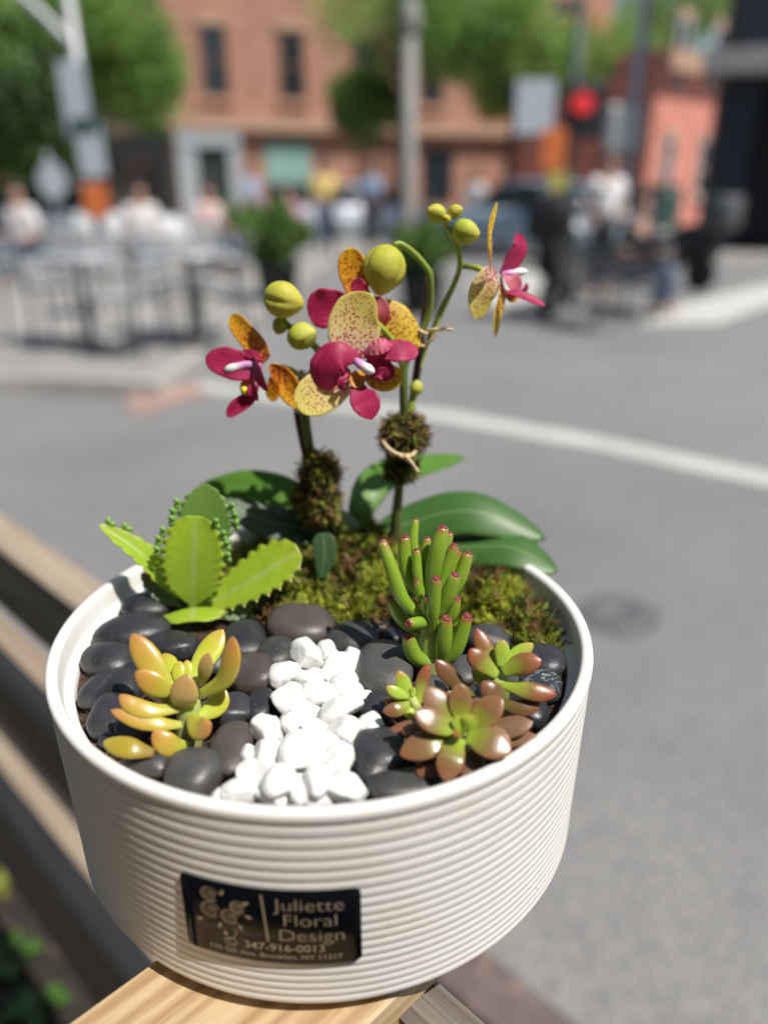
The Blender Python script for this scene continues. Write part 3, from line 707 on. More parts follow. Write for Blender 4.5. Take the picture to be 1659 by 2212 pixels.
PB = [
 ((301, 1307), 49, 29, -.15, 'peb', 'smooth blue-black pebble under the left leaves of the toothed plant'),
 ((281, 1364), 76, 36, -.18, 'peb', 'long black pebble by the rim, below the blue-black one'),
 ((375, 1394), 58, 32, -.05, 'peb', 'black pebble between the toothed plant and the golden succulent'),
 ((229, 1426), 58, 35, .12, 'peb', 'shiny cracked black pebble beside the left rim'),
 ((183, 1494), 36, 38, .3, 'peb', 'squarish dark pebble touching the left rim, above the brown soil'),
 ((260, 1490), 51, 38, .1, 'peb', 'oval charcoal pebble behind the left tips of the golden succulent'),
 ((297, 1450), 30, 24, .2, 'peb', 'small dark pebble tucked behind the oval charcoal one'),
 ((203, 1562), 52, 41, -.1, 'peb', 'broad dark pebble by the left rim, above the fallen yellow leaf'),
 ((290, 1570), 42, 30, 0, 'peb', 'dark pebble mostly hidden under the low leaves of the golden succulent'),
 ((211, 1611), 21, 14, .1, 'peb', 'tiny dark pebble at the tip of the fallen yellow leaf'),
 ((292, 1664), 56, 26, .28, 'pebg', 'grey pebble at the front rim, below the fallen yellow leaf'),
 ((421, 1672), 65, 48, 0, 'pebg', 'large rounded grey pebble at the front rim left of the white stones'),
 ((499, 1622), 46, 58, .05, 'pebb', 'tall brown-grey pebble along the left edge of the white stones'),
 ((506, 1533), 43, 33, -.1, 'peb', 'small glossy black pebble right of the golden succulent stem'),
 ((560, 1522), 32, 38, .1, 'peb', 'dark grey pebble between the glossy black one and the white stones'),
 ((549, 1458), 51, 38, -.1, 'pebb', 'brownish pebble with a notch left of the white stones'),
 ((597, 1412), 39, 34, 0, 'pebg', 'round grey pebble touching the top of the white stone path'),
 ((528, 1384), 46, 42, -.2, 'peb', 'dark pebble in shadow behind the right leaves of the golden succulent'),
 ((470, 1424), 32, 30, .2, 'peb', 'dark pebble seen between the upper leaves of the golden succulent'),
 ((648, 1352), 74, 43, .03, 'pebb', 'largest brown pebble in front of the moss'),
 ((760, 1384), 62, 37, .05, 'pebg', 'dark grey pebble behind the tip of the white stone path'),
 ((828, 1352), 36, 14, 0, 'peb', 'thin flat dark pebble half under the moss'),
 ((850, 1374), 26, 17, .1, 'peb', 'small dark pebble left of the finger succulent base'),
 ((832, 1449), 61, 56, .1, 'pebg', 'big round charcoal pebble in front of the finger succulent'),
 ((818, 1532), 40, 32, .1, 'peb', 'dark pebble under the small pale sprout'),
 ((820, 1634), 64, 58, -.15, 'peb', 'large smooth black pebble right of the white stones'),
 ((872, 1704), 82, 31, -.22, 'pebg', 'long mottled grey pebble lying along the front rim'),
 ((1058, 1380), 46, 27, 0, 'pebg', 'flat grey pebble behind the red-tipped succulent'),
 ((1172, 1428), 46, 38, .1, 'peb', 'dark pebble between the moss and the right rim'),
 ((1172, 1484), 53, 30, .2, 'pebv', 'blue-black pebble with pale veins near the right rim'),
 ((1185, 1546), 47, 44, .1, 'peb', 'dark pebble at the right rim under the long red-tipped leaf'),
 ((1003, 1450), 38, 32, 0, 'pebg', 'grey pebble right of the finger succulent base'),
 ((1098, 1474), 30, 18, 0, 'pebg', 'small grey pebble under the middle of the red-tipped succulent'),
 ((1135, 1606), 42, 22, -.3, 'peb', 'dark pebble at the rim under the brown rosette leaves'),
 ((938, 1487), 32, 25, 0, 'pebg', 'grey pebble behind the small pale sprout'),
 ((440, 1276), 32, 24, 0, 'peb', 'dark pebble behind the stem of the toothed plant'),
 ((1035, 1520), 48, 30, 0, 'peb', 'dark pebble behind the brown rosette'),
 ((940, 1640), 60, 40, 0, 'peb', 'dark pebble under the near leaves of the brown rosette'),
]
for i, (px, hw, hh, tl, mt_, lab) in enumerate(PB): pebble(px, hw, hh, tl, mt_, lab, 100 + i)

# ================================================================== white marble chips
def chip(px, hw, hh, label, seed, lift):
    P = onz(px[0], px[1], POT_H - .0085 + lift); s = mpp(P); a = hw * s; b = hh * s / .78; c = min(a, b) * .72; c = min(c, .0085)
    r = np.random.default_rng(seed); n = r.normal(size=(11, 3)); n /= np.linalg.norm(n, axis=1)[:, None]; h = r.uniform(.58, 1.0, 11)
    d = GV @ n.T; rad = np.where(d > .05, h / np.maximum(d, .05), 9.0); rad = np.minimum(rad, 1.06)
    k = 38.0; sm = -np.log(np.exp(-k * rad).sum(1) + np.exp(-k * 1.06)) / k        # soft corners between the broken faces
    V = GV * (sm * lown(GV, seed, .05, 5.0))[:, None] * [a * 1.19, b * 1.19, c * 1.3]
    ang = r.uniform(-.35, .35); ca, sa = math.cos(ang), math.sin(ang); V = np.stack([V[:, 0] * ca - V[:, 2] * sa, V[:, 1], V[:, 0] * sa + V[:, 2] * ca], 1)
    V = inside(V + P) - P
    o = make('marble_chip', V + P, GF, M['marble'], None, True, None, P - [0, 0, c]); return tag(o, label, 'stone', 'white stones of the path')
CH = [
 (930, 370, 142, 150, .001, 'large white stone at the far tip of the white stone path'),
 (1120, 375, 65, 58, .002, 'small narrow white stone right of the far tip stone'),
 (1330, 395, 92, 110, 0, 'lone white stone lying apart on the dark pebbles'),
 (740, 545, 132, 105, .001, 'white stone left of and below the far tip stone'),
 (925, 585, 150, 85, .002, 'flat white stone just below the far tip stone'),
 (1190, 465, 132, 95, .001, 'white stone below the small narrow one at the far end'),
 (1240, 640, 125, 110, .002, 'white stone on the right edge beside the charcoal pebble'),
 (1040, 690, 150, 90, .003, 'white stone in the middle of the far half of the path'),
 (765, 740, 145, 118, .002, 'white stone on the left edge beside the brownish notched pebble'),
 (800, 905, 98, 115, .003, 'upright white stone left of the dark gap in the path'),
 (1180, 830, 205, 100, .004, 'broad white stone overhanging the dark gap in the path'),
 (1000, 985, 140, 66, .001, 'white stone lying in the dark gap of the path'),
 (1410, 745, 82, 80, 0, 'small white stone touching the right charcoal pebble'),
 (1458, 955, 112, 100, .002, 'white stone poking out right above the large black pebble'),
 (600, 990, 142, 128, .003, 'square white stone on the left edge halfway down the path'),
 (1250, 1030, 155, 120, .002, 'white stone left of the one above the large black pebble'),
 (870, 1075, 130, 66, .003, 'small white stone below the dark gap'),
 (900, 1190, 195, 135, .004, 'big white stone in the middle of the near half of the path'),
 (1180, 1215, 125, 130, .003, 'white stone against the upper side of the large black pebble'),
 (600, 1190, 142, 95, .003, 'white stone below the square one on the left edge'),
 (440, 1185, 66, 64, .001, 'small white stone against the tall brown-grey pebble'),
 (415, 1345, 100, 92, .002, 'white stone lowest on the tall brown-grey pebble'),
 (575, 1330, 95, 115, .003, 'white stone right of the one lowest on the brown-grey pebble'),
 (380, 1500, 172, 86, .002, 'long white stone by the front rim near the grey pebble'),
 (195, 1535, 84, 62, .0, 'outermost small white stone at the front rim on the left end'),
 (690, 1430, 135, 125, .005, 'tall white stone standing near the front rim'),
 (665, 1560, 160, 66, .001, 'white stone pressed against the front rim below the tall one'),
 (860, 1490, 75, 130, .003, 'narrow cream-white stone near the front rim'),
 (1000, 1435, 122, 140, .005, 'oval white stone near the front rim right of the narrow one'),
 (1185, 1340, 112, 115, .003, 'white stone left of the large black pebble near the front'),
 (1265, 1490, 162, 132, .004, 'big white stone at the front right end of the path'),
 (1010, 1575, 130, 70, .001, 'white stone pressed against the front rim in the middle'),
 (930, 850, 110, 80, 0, 'white stone deep in the path left of the broad one'),
 (1090, 1110, 120, 80, .0005, 'white stone deep in the path behind the big middle one'),
 (760, 1300, 110, 80, .0, 'white stone deep in the near half of the path'),
 (1110, 560, 110, 70, 0, 'white stone deep in the far half of the path'),
]
for i, (x, y, hw, hh, lf, lab) in enumerate(CH): chip((426.25 + .257 * x, 1321.4 + .257 * y), hw * .257, hh * .257, lab, 300 + i, lf)

_r = random.Random(5)
for i in range(14):           # small chips wedged low in the gaps of the path
    y = _r.uniform(1400, 1725); x0 = np.interp(y, [1400, 1500, 1600, 1725], [640, 605, 565, 490]); x1 = np.interp(y, [1400, 1500, 1600, 1725], [740, 770, 785, 770])
    chip((_r.uniform(x0, x1), y), _r.uniform(17, 27), _r.uniform(15, 23), 'small white stone wedged low between larger white stones of the path', 500 + i, -.0005)

# ================================================================== succulents
def Z7(x, y): return 85.25 + .3597 * x, 1065.6 + .3597 * y
def Z8(x, y): return 724.6 + .334 * x, 1108.3 + .334 * y
def K8(x, y): return 196 + .2826 * x, 1040 + .2826 * y
def leafpts(px, C, n, lifts):
    n = nrm(n); out = []
    for (x, y), l in zip(px, lifts): out.append(onpl(x, y, C, n) + n * l)
    return out
# ---- golden succulent
base = onz(*Z7(885, 1475), POT_H - .012); t = thing('golden_succulent', 'golden-orange succulent with thick pointed leaves among the left pebbles', 'succulent', base)
top = onpl(*Z7(900, 1235), base, (0, -1, .15)); sc = mpp(top) * .3597
tubeobj('stem', [base - [0, 0, .004], (base + top) / 2 + [.0008, 0, 0], top], [.0052, .0046, .004], M['sedstem'], t, 10)
GS = [  # pixel path from base to tip, half width, plane normal, lift along it, material
 ([(800, 1195), (680, 1030), (565, 850)], 92, (.1, -.75, .65), (0, .002, .003), 'sed'),
 ([(820, 1140), (775, 1040), (728, 938)], 72, (0, -.6, .8), (0, -.002, -.004), 'sedy'),
 ([(900, 1130), (990, 960), (1085, 800)], 92, (-.1, -.7, .7), (0, -.003, -.004), 'sedy'),
 ([(970, 1150), (1010, 1050), (1040, 940)], 52, (0, -.9, .4), (0, .004, .006), 'sedb'),
 ([(960, 1210), (1130, 1120), (1200, 990), (1222, 850)], 72, (-.2, -.85, .5), (0, .004, .007, .009), 'sed'),
 ([(840, 1200), (720, 1150), (590, 1060)], 82, (.1, -.9, .45), (0, .003, .004), 'sed'),
 ([(900, 1275), (895, 1180), (905, 1045)], 98, (0, -1, .15), (.002, .006, .005), 'sedb'),
 ([(880, 1285), (700, 1325), (580, 1300), (500, 1240)], 62, (.1, -.6, .8), (0, .004, .005, .006), 'sed'),
 ([(860, 1390), (740, 1400), (600, 1380), (445, 1325)], 58, (.1, -.6, .8), (0, .003, .004, .005), 'sed'),
 ([(900, 1330), (985, 1420), (1085, 1415)], 78, (-.1, -.7, .7), (0, .005, .009), 'sed'),
 ([(960, 1350), (1050, 1280), (1115, 1180)], 76, (0, -.8, .6), (0, -.002, -.002), 'sedy'),
 ([(905, 1525), (790, 1510), (692, 1425)], 78, (.2, -.8, .6), (.001, .006, .007), 'sed'),
 ([(840, 1220), (770, 1235), (705, 1215)], 46, (0, -.7, .7), (-.002, -.003, -.004), 'sedb'),
 ([(850, 1160), (840, 1080), (850, 1010)], 48, (0, -.7, .7), (.001, .001, .001), 'sedy'),
 ([(900, 1130), (890, 1060), (885, 1000)], 40, (0, -.7, .7), (0, 0, 0), 'sedy'),
]
for px, hw, nv_, lf, mt_ in GS: fat('leaf', leafpts([Z7(*p) for p in px], top, nv_, lf), hw * .88 * sc, nv_, M[mt_], t, k=.5, nu=22)
# ---- fallen leaf
fb = onz(*Z7(690, 1560), POT_H - .005); t = thing('fallen_leaf', 'fallen spotted yellow leaf lying at the left front rim', 'leaf', fb)
fat('leaf_body', [fb, onz(*Z7(540, 1530), POT_H - .002), onz(*Z7(382, 1490), POT_H - .003)], 66 * mpp(fb) * .3597, (0, -.5, .85), M['fallen'], t, k=.6)
# ---- finger succulent
base = onz(*Z8(628, 1010), POT_H - .012); t = thing('finger_succulent', 'green finger succulent with red-tipped tubular leaves in front of the moss', 'succulent', base)
top = onpl(*Z8(620, 640), base, (0, -1, .1)); sc = mpp(top) * .334
tubeobj('stem', [base - [0, 0, .003], (base + top) / 2, top], [.0062, .0055, .0045], M['sedstem'], t, 12)
TUBEP = [(0, .62), (.15, .8), (.4, .98), (.6, 1), (.85, .86), (.95, .72), (1, .58)]
FG = [
 ([(570, 660), (440, 540), (370, 370), (300, 185)], 46, (.004, .004, .002, -.001)),
 ([(570, 560), (480, 440), (450, 300), (452, 172)], 46, (-.002, -.003, -.004, -.004)),
 ([(560, 450), (510, 250), (528, 98)], 32, (-.006, -.009, -.012)),
 ([(560, 520), (528, 380), (525, 235)], 34, (.001, .001, 0)),
 ([(590, 520), (580, 350), (602, 195)], 36, (-.003, -.005, -.007)),
 ([(610, 600), (625, 400), (660, 220), (697, 85)], 54, (-.002, .001, .002, .001)),
 ([(660, 520), (700, 350), (758, 182)], 36, (-.007, -.009, -.011)),
 ([(680, 520), (720, 380), (776, 225)], 42, (-.003, -.004, -.004)),
 ([(690, 560), (740, 420), (803, 275)], 42, (-.005, -.006, -.007)),
 ([(700, 620), (800, 470), (868, 285)], 46, (-.003, -.004, -.005)),
 ([(660, 640), (720, 510), (768, 370)], 52, (.003, .004, .005)),
 ([(620, 720), (622, 560), (642, 362)], 46, (.005, .008, .010)),
 ([(580, 600), (540, 500), (518, 415)], 28, (.003, .003, .004)),
 ([(585, 640), (575, 560), (575, 488)], 28, (.006, .007, .009)),
 ([(670, 720), (745, 640), (778, 520)], 42, (.002, .003, .004)),
 ([(600, 680), (530, 650), (462, 615)], 42, (.004, .009, .015)),
 ([(580, 800), (430, 690), (352, 555)], 46, (0, -.001, -.002)),
 ([(610, 950), (510, 880), (460, 735)], 54, (.003, .006, .008)),
 ([(670, 930), (690, 800), (706, 625)], 54, (.003, .006, .008)),
 ([(660, 970), (770, 850), (846, 630)], 52, (.002, .004, .005)),
 ([(640, 1040), (690, 1000), (684, 945)], 34, (.004, .007, .009)),
]
for px, hw, lf in FG:
    pts = leafpts([Z8(*p) for p in px], top, (0, -1, .12), lf)
    f_ = fat('leaf', pts, hw * sc, (0, -1, .2), M['fing'], t, k=.92, tab=TUBEP, flat=1.0, nu=20)
    dr = nrm(pts[-1] - pts[-2]); r_ = hw * sc * .58; q = np.asarray(pts[-1]); x_ = nrm(np.cross(dr, (0, 1, .3))); y_ = np.cross(dr, x_)
    mb = MB(); sg = 12; V = []
    for rr, dz in ((1.0, -.15), (.98, .12), (.8, .3), (.5, .24), (.25, .0)): V += [q + r_ * rr * (x_ * math.cos(k * 6.2832 / sg) + y_ * math.sin(k * 6.2832 / sg)) + dr * r_ * dz for k in range(sg)]
    mb.add(V, [[i * sg + k, i * sg + (k + 1) % sg, (i + 1) * sg + (k + 1) % sg, (i + 1) * sg + k] for i in range(4) for k in range(sg)] + [[4 * sg + k for k in range(sg)]])
    mb.build('tip', M['fingtip'], f_, True, pts[0])
    f_['label'] = 'tubular green leaf'
# ---- brown rosette
C = onz(*Z8(815, 1430), POT_H + .004); base = np.array([C[0], C[1] + .004, POT_H - .012]); t = thing('rosette_succulent', 'open brown-green rosette succulent at the right front rim', 'succulent', base)
sc = mpp(C) * .334; nR = (0, -.55, .84)
tubeobj('stem', [base - [0, 0, .003], C], [.004, .004], M['sedstem'], t, 10)
RS = [
 ([(790, 1390), (680, 1290), (585, 1160)], 98, (0, .003, .005), 'ros'), ([(815, 1370), (800, 1270), (788, 1150)], 78, (.001, .004, .007), 'ros'),
 ([(850, 1400), (950, 1330), (1062, 1232)], 94, (.001, .004, .006), 'ros'), ([(850, 1450), (970, 1500), (1130, 1568)], 104, (.001, .004, .004), 'ros'),
 ([(800, 1460), (745, 1590), (705, 1755)], 88, (.001, .004, .003), 'ros'), ([(780, 1450), (610, 1500), (415, 1570)], 94, (.0, .002, .001), 'ros'),
 ([(790, 1440), (640, 1390), (505, 1340)], 82, (.003, .006, .008), 'ros'),
 ([(900, 1410), (1110, 1370), (1285, 1340)], 74, (-.004, -.003, -.002), 'rosd'), ([(900, 1430), (1120, 1420), (1320, 1412)], 62, (-.006, -.006, -.005), 'rosd'),
 ([(720, 1400), (540, 1360), (352, 1375)], 52, (-.004, -.004, -.004), 'rosd'), ([(740, 1430), (570, 1420), (425, 1400)], 68, (-.002, -.001, 0), 'rosd'),
 ([(830, 1500), (880, 1600), (935, 1690)], 92, (-.004, -.004, -.004), 'rosd'), ([(860, 1450), (1000, 1450), (1135, 1515)], 82, (-.001, .001, .001), 'ros'),
 ([(740, 1500), (640, 1590), (530, 1670)], 78, (-.005, -.004, -.004), 'rosd'), ([(830, 1330), (770, 1230), (725, 1150)], 60, (-.003, -.002, 0), 'rosd'),
 ([(860, 1330), (900, 1250), (925, 1195)], 50, (-.003, -.001, 0), 'rosd'),
 ([(815, 1435), (835, 1400), (850, 1355)], 44, (.003, .007, .009), 'rosl'), ([(815, 1440), (860, 1410), (895, 1365)], 36, (.003, .006, .009), 'rosl'),
 ([(805, 1440), (780, 1400), (770, 1360)], 36, (.003, .006, .008), 'rosl'), ([(810, 1445), (780, 1470), (750, 1492)], 34, (.003, .007, .009), 'rosr'),
 ([(815, 1445), (830, 1440), (835, 1420)], 24, (.004, .008, .011), 'rosl'),
]
for px, hw, lf, mt_ in RS: fat('leaf', leafpts([Z8(*p) for p in px], C, nR, lf), hw * sc, nR, M[mt_], t, k=.34, nu=24, nv=16, flat=.35)
# ---- red-tipped succulent
C = onz(*Z8(1045, 1040), POT_H + .010); base = np.array([C[0] - .001, C[1] + .008, POT_H - .012]); t = thing('red_tipped_succulent', 'lime succulent with red-tipped leaves behind the brown rosette', 'succulent', base)
sc = mpp(C) * .334; nR = (0, -.7, .7)
tubeobj('stem', [base - [0, 0, .003], (base + C) / 2, C], [.0045, .004, .004], M['sedstem'], t, 10)
US = [
 ([(1030, 1010), (970, 890), (905, 755)], 60, (0, .001, .002), 'rosr'), ([(1060, 1000), (1065, 920), (1062, 842)], 50, (.002, .004, .006), 'rosl'),
 ([(1070, 1010), (1160, 930), (1272, 855)], 54, (0, .001, .003), 'rosl'), ([(1070, 1040), (1180, 1000), (1308, 985)], 72, (.003, .006, .008), 'rosr'),
 ([(1040, 1060), (930, 990), (848, 915)], 68, (.003, .007, .009), 'rosr'), ([(1060, 1100), (1240, 1160), (1420, 1185)], 60, (0, .003, .003), 'rosr'),
 ([(1040, 1100), (960, 1070), (880, 1000)], 46, (-.001, -.001, -.001), 'rosl'), ([(1110, 1200), (1010, 1180), (925, 1115)], 66, (.004, .006, .007), 'rosd'),
 ([(1060, 1230), (1200, 1260), (1330, 1228)], 56, (-.001, 0, 0), 'rosd'), ([(980, 1010), (920, 950), (870, 870)], 48, (-.004, -.005, -.006), 'rosr'),
 ([(1080, 980), (1110, 920), (1120, 870)], 40, (-.005, -.006, -.007), 'rosr'),
 ([(900, 1200), (740, 1060), (642, 960)], 58, (-.002, .001, .003), 'rosd'),
]
for px, hw, lf, mt_ in US: fat('leaf', leafpts([Z8(*p) for p in px], C, nR, lf), hw * sc, nR, M[mt_], t, k=.5, nu=20)
# ---- small sprout
C = onz(*Z8(490, 1195), POT_H + .004); base = onz(*Z8(560, 1330), POT_H - .009); t = thing('succulent_sprout', 'small pale green succulent sprout between the white stones and the rosette', 'succulent', base)
sc = mpp(C) * .334; nR = (0, -.75, .66)
tubeobj('stem', [base, onpl(*Z8(525, 1260), C, nR), C], [.002, .0018, .0018], M['sedstem'], t, 8)
for px, hw, lf, mt_ in [
 ([(480, 1195), (445, 1120), (402, 1030)], 50, (.001, .002, .004), 'rosl'), ([(475, 1190), (400, 1170), (328, 1128)], 38, (.001, .003, .004), 'rosl'),
 ([(490, 1230), (400, 1275), (305, 1285)], 48, (.001, .003, .003), 'ros'), ([(540, 1230), (560, 1100), (600, 975)], 44, (-.001, 0, .001), 'rosr'),
 ([(480, 1210), (390, 1225), (318, 1198)], 36, (-.003, -.003, -.003), 'ros'), ([(545, 1300), (490, 1300), (440, 1280)], 38, (.001, .002, .002), 'rosl'),
 ([(480, 1180), (450, 1110), (380, 1090)], 32, (-.002, -.003, -.003), 'rosl'), ([(500, 1190), (500, 1160), (490, 1130)], 22, (.002, .002, .003), 'rosl')]:
    fat('leaf', leafpts([Z8(*p) for p in px], C, nR, lf), hw * sc, nR, M[mt_], t, k=.5)
# ---- toothed plant (mother of thousands)
base = onz(*K8(790, 985), POT_H - .011); t = thing('toothed_succulent', 'lime-green toothed succulent with plantlets on its leaf edges, at the left rim', 'succulent', base)
C = onpl(*K8(795, 950), base, (0, -1, 0)); sc = mpp(C) * .2826
tubeobj('stem', [base - [0, 0, .004], C + [0, .002, .004]], [.0035, .003], M['kal'], t, 10)
KP = [(0, .10), (.12, .13), (.2, .35), (.35, .78), (.55, 1.0), (.75, .97), (.88, .80), (.95, .6), (1, .30)]
KB = [(0, .14), (.15, .35), (.4, .85), (.65, 1.0), (.82, .8), (.93, .5), (1, .12)]
KN = [(0, .22), (.15, .26), (.28, .6), (.5, .95), (.68, 1), (.85, .74), (.94, .45), (1, .1)]
def kleaf(px, hw, nh, lifts, mt_, tab, C_, teeth=11, plantlets=(), cup=.15, bumps=1, fold=0.0, pn=None, asym=0.0, thick=.0011, bfrom=0):
    pts = leafpts([K8(*p) for p in px], C_, pn if pn is not None else nh, lifts)
    V, Fc, T_, S_, Cc = blade_geo(pts, hw * sc, nh, cup=cup, tab=tab, nu=67, nv=11, thick=thick, teeth=teeth, tdepth=.17, fold=fold, asym=asym)
    lf = make('leaf', V, Fc, M[mt_], t, True, {'t': T_, 's': S_})
    V = np.array(V[:67 * 11]).reshape(67, 11, 3); mbt = MB()
    for k in range(int(teeth * .3), teeth):
        i = min(66, int(66 * (k + .5) / teeth))
        for j, jn in ((0, 1), (10, 9)):
            p = V[i, j]; o_ = nrm(p - V[i, jn])
            if (bumps == 1 and k >= bfrom) or (bumps == 2 and p[2] < V[i, 10 - j][2]): mbt.tube([p - o_ * .0006, p + o_ * .0004, p + o_ * .0009], [.0005, .0004, .0002], 6)
            if (k, j) in plantlets:
                q = p + o_ * .0012 + np.array([0, -.001, .0005])
                q = p + o_ * .0006 + np.array([0, -.0003, .0003]); tg = nrm(np.cross(o_, (0, 1, .2)))
                for sgn in (-1, 1): blob('plantlet', q + tg * sgn * .0012 + o_ * .0004, (.0015, .0011, .0020), M['bulb'], lf, nrm(o_ * .8 + tg * sgn + np.array([0, -.3, .2])), 2, 0, .1, k)
    if mbt.n: mbt.build('margin_teeth', M['kaltooth'], lf, True, root_loc(t))
    return lf
ALL = tuple((k, j) for k in range(5, 11) for j in (0, 10))
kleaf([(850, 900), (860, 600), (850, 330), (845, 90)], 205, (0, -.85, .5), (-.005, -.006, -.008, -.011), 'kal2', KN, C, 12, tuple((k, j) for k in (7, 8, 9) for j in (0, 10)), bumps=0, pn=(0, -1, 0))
kleaf([(795, 965), (795, 800), (800, 560), (792, 285)], 232, (0, -.85, .45), (.003, .003, .001, -.003), 'kal', KP, C, 12, tuple((k, j) for k in (8, 9, 10, 11) for j in (0, 10)), cup=.22, bumps=1, bfrom=9, pn=(0, -1, 0))
kleaf([(770, 960), (600, 820), (400, 600), (50, 352)], 96, (.35, -.5, .8), (-.002, -.003, -.003, -.004), 'kal', KN, C, 11, ((9, 10), (10, 10)), fold=.35, pn=(.1, -1, .1), bumps=0)
kleaf([(815, 965), (1000, 900), (1300, 720), (1600, 535)], 185, (-.25, -.72, .65), (-.001, -.001, .0, .0), 'kal', [(0, .2), (.18, .24), (.3, .5), (.55, .88), (.75, 1), (.88, .92), (.95, .7), (1, .35)], C, 11, (), fold=.15, pn=(-.05, -1, .25), bumps=2)
kleaf([(690, 965), (560, 880), (375, 715)], 78, (.2, -.7, .7), (-.001, -.002, -.003), 'kalg', KN, C, 9, (), fold=.3, pn=(0, -1, .2), bumps=0)
kleaf([(800, 962), (800, 1020), (790, 1135)], 232, (0, -.25, 1), (-.001, .003, .006), 'kal', [(0, .55), (.3, .9), (.6, 1), (.85, .85), (1, .45)], C, 9, (), cup=-.12, pn=(0, -.35, .95), bumps=0)
kleaf([(930, 1000), (1100, 1000), (1300, 900)], 88, (-.1, -.35, .9), (0, -.001, -.002), 'kalg', KN, C, 9, (), pn=(0, -.6, .8), bumps=0)
kleaf([(760, 930), (660, 820), (580, 700)], 90, (.3, -.8, .6), (-.006, -.009, -.012), 'kalg', KN, C, 9, (), pn=(0, -1, .2), bumps=0)
kleaf([(560, 990), (520, 950), (490, 890)], 40, (.2, -.6, .8), (-.001, -.002, -.003), 'kalg', KN, C, 7, (), pn=(0, -1, .2), bumps=0)

# ================================================================== orchid
def Z5(x, y): return 426.25 + .3186 * x, 409.2 + .3186 * y
def Z6(x, y): return 895 + .1799 * x, 409.2 + .1799 * y
def ZL(x, y): return 383.6 + .5139 * x, 809.9 + .5139 * y
OB = np.array([.006, .078, float(moss_h(.006, .078))])
orchid = thing('orchid', 'orchid with yellow spotted and crimson flowers rising from the moss', 'orchid', OB)
YL, YR, YF = .066, .060, .055
def Y(px, Yv): return ony(px[0], px[1], Yv)
# leaves
def oleaf(zpts, Ys, hw, nh, mt_, cup=.12, tab=None, fold=.0, wave=0.0, lab=None):
    pts = [Y(ZL(*p), yv) for p, yv in zip(zpts, Ys)]; s = mpp(pts[1]) * .5139
    o = blade('leaf', pts, hw * s, nh, M[mt_], orchid, cup=cup, fold=fold, wave=wave, nu=34, nv=13, thick=.0011,
              tab=tab or [(0, .34), (.15, .6), (.35, .9), (.55, 1), (.75, .92), (.9, .6), (.96, .38), (1, .03)])
    return o
oleaf([(730, 665), (560, 560), (330, 480), (70, 490)], (.076, .082, .092, .098), 88, [(.2, -.6, .8), (.1, -.75, .7), (0, -.8, .6)], 'oleafl', .10)
oleaf([(730, 690), (590, 660), (390, 620), (172, 530)], (.074, .066, .064, .066), 82, [(.2, -.5, .8), (.15, -.6, .8), (0.1, -.6, .8)], 'oleafd', .08)
oleaf([(775, 665), (770, 560), (850, 440), (1000, 390), (1208, 345)], (.078, .084, .100, .122, .150), 78, [(.35, -.9, .1), (.3, -.9, .3), (.1, -.5, .8), (0, -.5, .85), (0, -.5, .85)], 'oleafl', .16)
oleaf([(815, 690), (960, 630), (1230, 575), (1548, 690)], (.076, .080, .076, .068), 104, [(-.1, -.55, .85), (-.05, -.6, .8), (.05, -.65, .75), (.2, -.6, .75)], 'oleaf', -.10)
oleaf([(900, 720), (1180, 730), (1400, 730), (1597, 828)], (.074, .068, .060, .050), 92, [(0, -.5, .85), (0, -.5, .85), (.2, -.5, .8)], 'oleaf', -.08)
oleaf([(605, 855), (618, 760), (612, 665)], (.036, .040, .044), 50, [(.1, -1, .1), (.1, -1, .1)], 'oleafd', .1, [(0, .3), (.25, .7), (.6, 1), (.85, .95), (.95, .7), (1, .4)])
tubeobj('leaf_sheath', [Y(ZL(745, 672), .074), Y(ZL(690, 620), .072), Y(ZL(635, 585), .070)], [.0062, .0062, .005], M['stemg'], orchid, 12)
# spikes
def spike(px, Ys, r0, r1, name='flower_stem', mt_='stemg'):
    pts = [Y(p, yv) for p, yv in zip(px, Ys)]; return tubeobj(name, pts, [r0, r1], M[mt_], orchid, 10, 40), pts
sp1, _ = spike([(700, 1190), (690, 1110), (676, 1010), (660, 900), (664, 830), (690, 775), (684, 752), (662, 735), (625, 705), (612, 690)], (.076, .072, .068, .064, .066, .064, .062, .060, .060, .060), .0026, .0013)
sp2, _ = spike([(852, 1200), (862, 1050), (872, 940), (872, 850), (873, 790), (890, 745), (914, 708), (929, 660), (929, 600), (922, 580), (895, 548), (865, 527), (850, 530)], (.070, .068, .064, .060, .060, .062, .064, .064, .062, .062, .062, .061, .060), .0024, .0012)
sp3, _ = spike([(880, 915), (890, 870), (912, 770), (950, 680), (990, 590), (990, 540), (975, 505), (962, 485), (955, 470)], (.066, .066, .075, .085, .080, .074, .072, .070, .070), .0016, .0010, 'flower_stem', 'steml')
for a, b_, Ys in (((1006, 575), (1040, 592), (.079, .070)), ((678, 762), (640, 800), (.062, .05))):
    pass
tubeobj('pedicel', [Y((1000, 575), .080), Y((1025, 578), .074), Y((1050, 588), .070)], [.0012, .0014], M['steml'], orchid, 8)
tubeobj('pedicel', [Y((872, 800), .060), Y((850, 740), .058), Y((815, 700), .052), Y((800, 690), .050)], [.0013, .0015], M['steml'], orchid, 8)
tubeobj('pedicel', [Y((668, 825), .066), Y((630, 800), .060), Y((590, 790), .056)], [.0012, .0014], M['steml'], orchid, 8)
tubeobj('pedicel', [Y((690, 778), .064), Y((735, 775), .058), Y((765, 775), .054)], [.0012, .0014], M['steml'], orchid, 8)
tubeobj('pedicel', [Y((883, 905), .066), Y((890, 870), .066), Y((898, 850), .066)], [.0012, .0010], M['steml'], orchid, 8)
